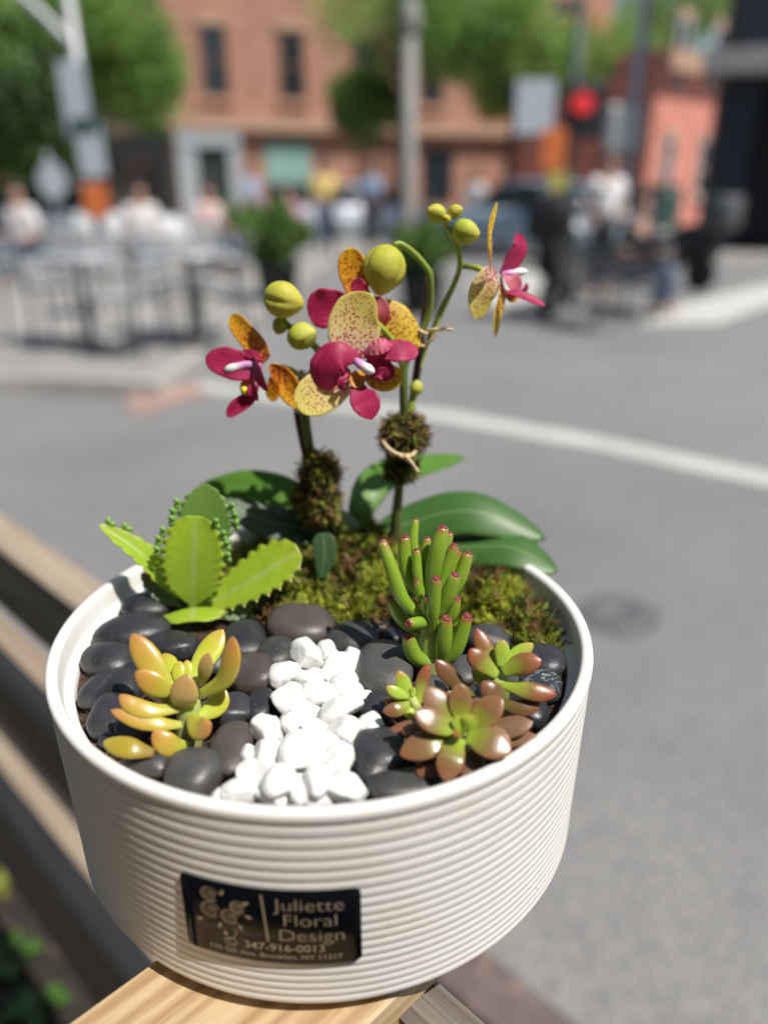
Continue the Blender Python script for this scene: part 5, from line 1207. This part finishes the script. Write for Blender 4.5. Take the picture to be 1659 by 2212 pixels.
tree(770, 24.5, 5.6, 1.5, 5000, (.45, .35, .1, .1), 'dull green tree in front of the brick facade', 'bark', .2, .62, .1)
# --- poles and signs
def pole(px, D, ztop, r, mt_, label, name='street_pole', cat='pole', zpx=None, lean=0):
    b = far(px, 413, D); b[2] = G0; t = thing(name, label, cat, b); mb = MB(); mb.lathe([(r * 1.9, 0), (r * 1.9, .12), (r * 1.1, .3), (r, .5), (r * .85, ztop)], b, 16); p = mb.build('shaft', M[mt_], t, True); return t, b
def plate(root, x0, y0, x1, y1, D, mt_, name, shape='rect', th=.03, par=None):
    a = far(x0, y0, D); b = far(x1, y1, D); c = (a + b) / 2; hx, hz = abs(b[0] - a[0]) / 2, abs(b[2] - a[2]) / 2; mb = MB()
    if shape == 'rect': mb.box(c, (2 * hx, th, 2 * hz), 0, min(th, hx, hz) * .3)
    else:
        k = 24; ring = [c + np.array([hx * math.cos(i * 2 * math.pi / k), -th / 2, hz * math.sin(i * 2 * math.pi / k)]) for i in range(k)]; mb.prism(ring, (0, 0, 0), (0, th, 0))
    return mb.build(name, M[mt_], par or root)
t, b = pole(205, 11.5, 4.4, .075, 'steel', 'grey traffic pole with curved arm and white signs', 'traffic_pole')
mb = MB(); mb.tube(crom([b + [0, 0, 2.9], b + [-.45, 0, 3.35], b + [-1.0, 0, 3.75], b + [-2.4, 0, 4.2]], 14), .06, 10); mb.build('arm', M['steel'], t, True)
plate(t, 122, 132, 202, 300, 11.42, 'swhite', 'sign_plate'); plate(t, 160, 262, 232, 380, 11.38, 'swhite', 'sign_plate'); plate(t, 150, 255, 215, 285, 11.36, 'sgreen', 'street_sign'); plate(t, 176, 398, 240, 470, 11.36, 'orange', 'sign_plate')
t, b = pole(115, 13, 1.75, .03, 'steel', 'slim sign post with a pale round sign on the left', 'sign_post', 'sign'); plate(t, 78, 348, 150, 432, 12.9, 'swhite', 'sign_plate', 'disc')
t, b = pole(883, 15, 3.6, .125, 'postgrey', 'pale lamp post rising behind the orchid', 'lamp_post', 'lamp post')
mb = MB(); mb.lathe([(.125, 3.6), (.16, 3.7), (.17, 3.95), (.08, 4.1), (.02, 4.15)], b, 16); mb.build('lamp_head', M['postgrey'], t, True)
t, b = pole(1222, 16, 5.2, .09, 'sgreen', 'dark green signal pole with a red light', 'signal_pole', 'traffic light')
hd = plate(t, 1222, 178, 1300, 300, 15.85, 'seatblack', 'signal_head', th=.2); plate(t, 1238, 200, 1280, 246, 15.70, 'redlens', 'red_lens', 'disc', .04, hd); plate(t, 1116, 172, 1192, 290, 15.8, 'swhite', 'sign_plate'); plate(t, 1200, 0, 1262, 28, 15.75, 'sgreen', 'street_sign')
t, b = pole(1195, 13, 1.9, .03, 'steel', 'post with an orange sign and a small yellow one below', 'sign_post', 'sign'); plate(t, 1172, 278, 1218, 366, 12.9, 'orange', 'sign_plate'); plate(t, 1184, 374, 1222, 412, 12.9, 'yel', 'sign_plate')
t, b = pole(1350, 19, 6.0, .13, 'steel', 'grey-blue utility post beside the salmon house', 'utility_post', 'post'); plate(t, 1312, 225, 1382, 335, 18.8, 'steel', 'control_box', th=.3)
# --- cafe furniture on the corner
M['alu'] = noisy('cafe_aluminium', (.44, .46, .48), (.54, .56, .58), 15, .4, Metallic=.4)
M['dark'] = noisy('dark_powder_coat', (.05, .055, .06), (.08, .085, .09), 15, .5)
def chair(px, D, rz, label, am='alu', zg=None, grp='cafe chairs on the corner'):
    b = far(px, 413, D); b[2] = G0 if zg is None else zg; t = thing('cafe_chair', label, 'chair', b, grp); ca, sa = math.cos(rz), math.sin(rz)
    W = lambda x, y, z: b + np.array([x * ca - y * sa, x * sa + y * ca, z])
    for k in range(6): mb = MB(); mb.box(W(0, -.17 + k * .068, .45), (.42, .055, .02), rz, .004); mb.build('seat_slat', M[am], t)
    for sx in (-1, 1):
        mb = MB(); mb.tube([W(sx * .2, -.2, 0), W(sx * .19, -.18, .44)], .014, 8); mb.build('leg', M['dark'], t, True)
        mb = MB(); mb.tube(crom([W(sx * .2, .22, 0), W(sx * .19, .19, .44), W(sx * .18, .25, .86)], 10), .014, 8); mb.build('leg', M['dark'], t, True)
        mb = MB(); mb.tube(crom([W(sx * .21, -.18, .44), W(sx * .24, -.16, .64), W(sx * .22, .22, .66)], 10), .013, 8); mb.build('armrest', M[am], t, True)
    for k in range(4): mb = MB(); mb.box(W(0, .225 + k * .012, .56 + k * .085), (.37, .015, .06), rz, .004); mb.build('back_slat', M[am], t)
def table(px, D, label):
    b = far(px, 413, D); b[2] = G0; t = thing('cafe_table', label, 'table', b, 'cafe tables on the corner')
    MB().lathe([(.01, .70), (.33, .70), (.345, .71), (.345, .725), (.33, .735), (.01, .735)], b, 32).build('table_top', M['alu'], t, True)
    MB().lathe([(.03, .03), (.03, .70)], b, 12).build('column', M['dark'], t, True); MB().lathe([(.01, 0), (.22, 0), (.22, .012), (.05, .03), (.01, .032)], b, 24).build('base', M['dark'], t, True)
chair(45, 6.6, 2.5, 'silver cafe chair nearest the left edge'); table(150, 6.3, 'white round cafe table with a dark column at the far left'); chair(245, 6.0, -1.9, 'silver cafe chair right of the far left table')
chair(335, 6.9, 1.3, 'silver cafe chair left of the middle table'); table(390, 6.5, 'white round cafe table in the middle of the corner'); chair(455, 6.9, -1.2, 'silver cafe chair right of the middle table')
chair(150, 8.2, 3.1, 'silver cafe chair behind the far left table'); table(300, 9.4, 'white round cafe table at the back of the corner'); chair(445, 9.8, .4, 'silver cafe chair at the back near the doorway')
# --- tubs with shrubs
def tub(px, D, r, h, label, n=2600):
    b = far(px, 413, D); b[2] = G0 if px < 800 else GROUND; t = thing('potted_shrub', label, 'shrub', b, 'shrubs in black tubs')
    MB().lathe([(.01, 0), (.2, 0), (.26, .4), (.275, .4), (.275, .44), (.25, .44), (.24, .38), (.01, .38)], b, 24).build('tub', M['terra'], t, True)
    MB().tube([b + [0, 0, .3], b + [.02, 0, .3 + h * .4]], [.03, .015], 8).build('stem', M['bark'], t, True)
    R3 = np.random.default_rng(int(px)); c = b + [0, 0, .42 + r * .8]; q = R3.normal(size=(n, 3)); q /= np.linalg.norm(q, axis=1)[:, None]; P = c + q * [r, r, r * .85] * R3.uniform(.35, 1, (n, 1)) ** .5 * (1 + .2 * np.sin(q[:, :1] * 7))
    a = R3.normal(size=(n, 3)); a /= np.linalg.norm(a, axis=1)[:, None]; c_ = np.cross(a, R3.normal(size=(n, 3))); c_ /= np.linalg.norm(c_, axis=1)[:, None]; s = (.05 * R3.uniform(.6, 1.3, n))[:, None]
    V = np.stack([P - a * s, P + c_ * s * .45, P + a * s, P - c_ * s * .45], 1).reshape(-1, 3); make('foliage', V, np.arange(n * 4).reshape(-1, 4), None, t, False, None, None, [M['lfa'], M['lfb'], M['lfd']], R3.choice(3, n, p=[.5, .2, .3]))
tub(590, 9.3, .40, .5, 'dark green shrub in a black tub left of the big buds'); tub(915, 9.0, .34, .5, 'green shrub in a black tub behind the upright orchid stem'); tub(480, 13.5, .4, .5, 'small shrub in a tub by the corner doorway', 1200)
# --- people
M['skin'] = noisy('skin', (.42, .25, .18), (.50, .31, .23), 20, .55); M['hair'] = noisy('dark_hair', (.02, .015, .012), (.05, .035, .025), 60, .6)
def person(px, D, label, top, bottom, rz=0.0, seated=False, h=1.70):
    b = far(px, 413, D); b[2] = (G0 if px < 1000 else GROUND); t = thing('person', label, 'person', b, None); k = h / 1.70; ca, sa = math.cos(rz), math.sin(rz)
    dz = -.44 if seated else 0
    def W(p): x, y, z = p; return (b[0] + k * (x * ca - y * sa), b[1] + k * (x * sa + y * ca), b[2] + k * (z))
    J = {'pel': (0, 0, .95 + dz), 'wai': (0, 0, 1.10 + dz), 'che': (0, 0, 1.30 + dz), 'nek': (0, 0, 1.44 + dz), 'hd0': (0, -.01, 1.52 + dz), 'hd1': (0, -.015, 1.62 + dz), 'hd2': (0, -.005, 1.68 + dz)}
    for s, nm in ((-1, 'l'), (1, 'r')):
        J[nm + 'sh'] = (s * .18, 0, 1.39 + dz); J[nm + 'el'] = (s * .24, .03, 1.12 + dz); J[nm + 'wr'] = (s * .23, -.12 if not seated else -.25, .92 + dz + (.12 if seated else 0)); J[nm + 'ha'] = (s * .22, -.16 if not seated else -.33, .84 + dz + (.18 if seated else 0))
        J[nm + 'hi'] = (s * .09, 0, .90 + dz)
        if seated: J[nm + 'kn'] = (s * .11, -.42, .50); J[nm + 'an'] = (s * .11, -.40, .09); J[nm + 'to'] = (s * .12, -.55, .035)
        else: J[nm + 'kn'] = (s * .10, -.02 + s * .04, .50); J[nm + 'an'] = (s * .10, .03 - s * .05, .09); J[nm + 'to'] = (s * .12, -.11 - s * .05, .035)
    def skin(name, ed, rad, mt_, par, root):
        names = [];
        for e in ed:
            for q in e:
                if q not in names: names.append(q)
        me = bpy.data.meshes.new(name); off_ = root_loc(par); me.from_pydata([tuple(np.array(W(J[q])) - off_) for q in names], [(names.index(a_), names.index(b_)) for a_, b_ in ed], [])
        bm = bmesh.new(); bm.from_mesh(me); ly = bm.verts.layers.skin.verify(); bm.verts.ensure_lookup_table()
        for i_, q in enumerate(names):
            r_ = rad[q]; r_ = (r_, r_) if np.isscalar(r_) else r_; bm.verts[i_][ly].radius = (r_[0] * k, r_[1] * k); bm.verts[i_][ly].use_root = (q == root)
        bm.to_mesh(me); bm.free(); me.materials.append(mt_); o = bpy.data.objects.new(name, me); COL.objects.link(o); o.parent = par
        md = o.modifiers.new('skin', 'SKIN'); md.use_smooth_shade = True; o.modifiers.new('sub', 'SUBSURF').levels = 2; o.modifiers['sub'].render_levels = 2; return o
    E_ = [('pel', 'wai'), ('wai', 'che'), ('che', 'nek'), ('nek', 'hd0'), ('hd0', 'hd1'), ('hd1', 'hd2')]
    for nm in 'lr': E_ += [('che', nm + 'sh'), (nm + 'sh', nm + 'el'), (nm + 'el', nm + 'wr'), (nm + 'wr', nm + 'ha'), ('pel', nm + 'hi'), (nm + 'hi', nm + 'kn'), (nm + 'kn', nm + 'an'), (nm + 'an', nm + 'to')]
    Rd = {'pel': (.15, .11), 'wai': (.13, .10), 'che': (.16, .11), 'nek': .06, 'hd0': .08, 'hd1': .105, 'hd2': .08}
    for nm in 'lr': Rd.update({nm + 'sh': .06, nm + 'el': .042, nm + 'wr': .03, nm + 'ha': .035, nm + 'hi': .085, nm + 'kn': .06, nm + 'an': .042, nm + 'to': .04})
    skin('body', E_, Rd, M['skin'], t, 'pel')
    E2 = [('pel', 'wai'), ('wai', 'che')] + [e for nm in 'lr' for e in (('che', nm + 'sh'), (nm + 'sh', nm + 'el'))]; skin('shirt', E2, {'pel': (.175, .135), 'wai': (.15, .12), 'che': (.185, .135), **{nm + 'sh': .085 for nm in 'lr'}, **{nm + 'el': .065 for nm in 'lr'}}, top, t, 'pel')
    E3 = [e for nm in 'lr' for e in (('pel', nm + 'hi'), (nm + 'hi', nm + 'kn'), (nm + 'kn', nm + 'an'))]; skin('trousers', E3, {'pel': (.165, .125), **{nm + 'hi': .10 for nm in 'lr'}, **{nm + 'kn': .078 for nm in 'lr'}, **{nm + 'an': .062 for nm in 'lr'}}, bottom, t, 'pel')
    hv, hf = ico(2); c = np.array(W((0, .015, 1.635 + dz))); keep = [f_ for f_ in hf if np.mean([hv[i_][2] + hv[i_][1] * .8 for i_ in f_]) > -.15]
    make('hair', c + hv * [.128 * k, .140 * k, .132 * k], keep, M['hair'], t, True)
cl = lambda n, c: noisy('cloth_' + n, c, tuple(min(1, x * 1.15) for x in c), 30, .85)
CLY, CLP, CLB, CLW, CLD, CLJ, CLR = cl('yellow', (.78, .58, .17)), cl('pink', (.62, .28, .38)), cl('blue', (.30, .40, .58)), cl('white', (.72, .70, .70)), cl('dark', (.03, .032, .04)), cl('denim', (.08, .12, .20)), cl('rose', (.66, .50, .50))
person(702, 16.0, 'person in a yellow top standing by the brick wall', CLY, CLJ, .3); person(618, 14.5, 'person in a pink top seated near the shrub', CLP, CLD, -.5, True)
person(800, 17.5, 'person in a blue shirt standing behind the big bud', CLB, CLD, 2.6); person(447, 12.6, 'person in a rose-white top seated by the grey doorway', CLR, CLJ, .8, True)
person(300, 12.0, 'person in a white shirt seated at the back table', CLW, CLD, .2, True); person(35, 11.0, 'person in a white shirt seated at the far left edge', CLW, CLJ, -.4, True)
person(1025, 19, 'person in a pale shirt standing behind the profile flower', CLW, CLJ, -.6); person(545, 18, 'person in a blue shirt walking past the doorway', CLB, CLJ, 1.2)
# --- cars
def car(px, D, rz, paint, label, zg=GROUND):
    b = far(px, 413, D); b[2] = zg; t = thing('parked_car', label, 'car', b, 'cars parked along the street'); ca, sa = math.cos(rz), math.sin(rz)
    W = lambda x, y, z: b + np.array([x * ca - y * sa, x * sa + y * ca, z])
    def loft(secs, name, mt_, par=t):
        mb = MB(); V = []; k = len(secs[0])
        for s_ in secs: V += [W(*p) for p in s_]
        Fc = [[i * k + j, i * k + (j + 1) % k, (i + 1) * k + (j + 1) % k, (i + 1) * k + j] for i in range(len(secs) - 1) for j in range(k)] + [list(range(k - 1, -1, -1)), [(len(secs) - 1) * k + j for j in range(k)]]
        mb.add(V, Fc); return mb.build(name, mt_, par, True)
    def sec(x, w_, z0_, z1_, r_=.1): return [(x, -w_ + r_, z0_), (x, w_ - r_, z0_), (x, w_, z0_ + r_), (x, w_, z1_ - r_), (x, w_ - r_, z1_), (x, -w_ + r_, z1_), (x, -w_, z1_ - r_), (x, -w_, z0_ + r_)]
    loft([sec(-2.2, .72, .35, .72), sec(-2.05, .86, .22, .92), sec(-1.2, .9, .2, .98), sec(0, .91, .2, .97), sec(1.2, .9, .2, .93), sec(1.95, .86, .22, .84), sec(2.2, .7, .35, .66)], 'body', paint)
    loft([sec(-1.9, .62, .9, .97, .03), sec(-1.35, .70, .9, 1.40, .12), sec(-.4, .72, .9, 1.48, .14), sec(.35, .70, .9, 1.43, .12), sec(1.05, .66, .9, .96, .03)], 'window_glass', M['glass'])
    loft([sec(-1.3, .66, 1.36, 1.42, .02), sec(-.4, .69, 1.42, 1.50, .03), sec(.3, .66, 1.38, 1.45, .02)], 'roof', paint)
    for x in (-1.35, 1.35):
        for s in (-1, 1):
            q = np.zeros(3); mb = MB(); mb.lathe([(.2, -.1), (.31, -.1), (.335, -.06), (.335, .06), (.31, .1), (.2, .1)], (0, 0, 0), 24, 'y'); V = [W(x + v[0], s * .82 + v[1], .335 + v[2]) for v in mb.V]; wh = make('wheel', V, mb.F, M['tyre'], t, True)
            mb = MB(); mb.lathe([(.02, -.09), (.19, -.085), (.205, -.06), (.205, .06), (.19, .085), (.02, .09)], (0, 0, 0), 20, 'y'); V = [W(x + v[0], s * .82 + v[1], .335 + v[2]) for v in mb.V]; make('rim', V, mb.F, M['chrome'], wh, True)
    for s in (-1, 1):
        mb = MB(); mb.box(W(2.1, s * .62, .68), (.12, .28, .12), rz, .03); mb.build('headlight', M['white'], t, True); mb = MB(); mb.box(W(-2.12, s * .66, .75), (.1, .22, .14), rz, .03); mb.build('tail_light', M['tailred'], t, True)
PA = lambda n, c: mat('paint_' + n, c, .3, Coat_Weight=.6)
car(1140, 17.5, 2.3, PA('blue_grey', (.30, .40, .48)), 'blue-grey parked car behind the profile flower')
car(790, 23, .35, PA('silver', (.50, .53, .60)), 'silver parked car before the brick facade')
car(1290, 25, 1.9, PA('black', (.02, .022, .026)), 'black parked car under the red signal')
car(150, 16.0, .15, PA('white', (.62, .64, .66)), 'white parked car behind the cafe tables')
# --- scooters
def scooter(px, D, rz, label, box_m):
    b = far(px, 413, D); b[2] = GROUND; t = thing('delivery_scooter', label, 'scooter', b, 'black delivery scooters'); ca, sa = math.cos(rz), math.sin(rz)
    W = lambda x, y, z: b + np.array([x * ca - y * sa, x * sa + y * ca, z])
    for x in (-.55, .6):
        mb = MB(); mb.lathe([(.13, -.045), (.2, -.05), (.235, -.03), (.235, .03), (.2, .05), (.13, .045)], (0, 0, 0), 24, 'y'); wh = make('wheel', [W(x + v[0], v[1], .235 + v[2]) for v in mb.V], mb.F, M['tyre'], t, True)
        mb = MB(); mb.lathe([(.02, -.035), (.125, -.03), (.125, .03), (.02, .035)], (0, 0, 0), 16, 'y'); make('rim', [W(x + v[0], v[1], .235 + v[2]) for v in mb.V], mb.F, M['chrome'], wh, True)
    MB().tube(crom([W(-.75, 0, .55), W(-.45, 0, .58), W(-.2, 0, .42), W(.2, 0, .28), W(.35, 0, .45), W(.42, 0, .85)], 20), [.12, .15, .16, .15, .14, .13, .13, .13, .12, .12, .12, .12, .13, .14, .14, .13, .12, .1, .08, .06], 12).build('body', M['seatblack'], t, True)
    MB().tube(crom([W(-.78, 0, .74), W(-.4, 0, .76), W(0, 0, .70)], 10), [.08, .13, .14, .14, .14, .13, .13, .12, .1, .06], 12).build('seat', M['seatblack'], t, True)
    MB().tube([W(.6, 0, .235), W(.45, 0, .9), W(.40, 0, 1.05)], .03, 8).build('fork', M['chrome'], t, True)
    MB().tube(crom([W(.30, -.34, 1.02), W(.40, -.15, 1.06), W(.40, .15, 1.06), W(.30, .34, 1.02)], 12), .017, 8).build('handlebar', M['seatblack'], t, True)
    for s in (-1, 1):
        MB().tube([W(.36, s * .22, 1.06), W(.34, s * .3, 1.26)], .008, 6).build('mirror_arm', M['seatblack'], t, True); mb = MB(); mb.box(W(.34, s * .31, 1.30), (.03, .13, .09), rz, .012); mb.build('mirror', M['chrome'], t)
    mb = MB(); mb.box(W(.52, 0, .88), (.08, .2, .14), rz, .03); mb.build('headlight', M['white'], t, True)
    mb = MB(); mb.box(W(-.72, 0, 1.03), (.42, .44, .42), rz, .04); bx = mb.build('delivery_box', box_m, t, True)
chair(1335, 7.8, 2.4, 'dark chair out on the road side right of the scooter', 'dark', GROUND, 'dark chairs by the scooters'); chair(1405, 8.6, -.6, 'dark chair nearest the dark storefront', 'dark', GROUND, 'dark chairs by the scooters'); chair(1270, 8.2, 1.2, 'dark chair half behind the scooter', 'dark', GROUND, 'dark chairs by the scooters')
person(1390, 9.2, 'person in dark clothes seated near the storefront', CLD, CLJ, .6, True); person(1310, 10.5, 'person in a white shirt standing behind the scooters', CLW, CLD, .2)
scooter(1225, 9.2, 1.15, 'black delivery scooter with a black box behind the profile flower', M['seatblack']); scooter(1460, 11.5, 2.2, 'black scooter with a grey box nearer the storefront', noisy('grey_box', (.05, .055, .06), (.08, .085, .09), 8, .6))

# ================================================================== near side of the street, unseen; house and tree added to dim the sky
nb = thing('row_house', 'unseen brownstone house added on the near side to block sky light', 'building', (-3, -5.2, GROUND)); _, d_, n_ = facade(nb, (9, -5.2), (-12, -4.6), GROUND, GROUND + 11, M['brickd'], thick=5)
for k in range(6): window(nb, np.array([9, -5.2, 0]), d_, n_, 1.2 + k * 3.2, 2.4 + k * 3.2, GROUND + 1.2, GROUND + 3.2); window(nb, np.array([9, -5.2, 0]), d_, n_, 1.2 + k * 3.2, 2.4 + k * 3.2, GROUND + 4.6, GROUND + 6.4)
b_ = np.array([-2.6, -1.4, 0]); 
added_shade_tree = tree(829.5, -1.4, 4.6, 1.9, 9000, (.45, .35, .1, .1), 'unseen tree added left of the planter to block sky light', 'bark', 0, .72, .16)  # out-of-view tree, added to cut the sky light from the left
added_shade_tree.location = (-2.4, -1.2, GROUND)
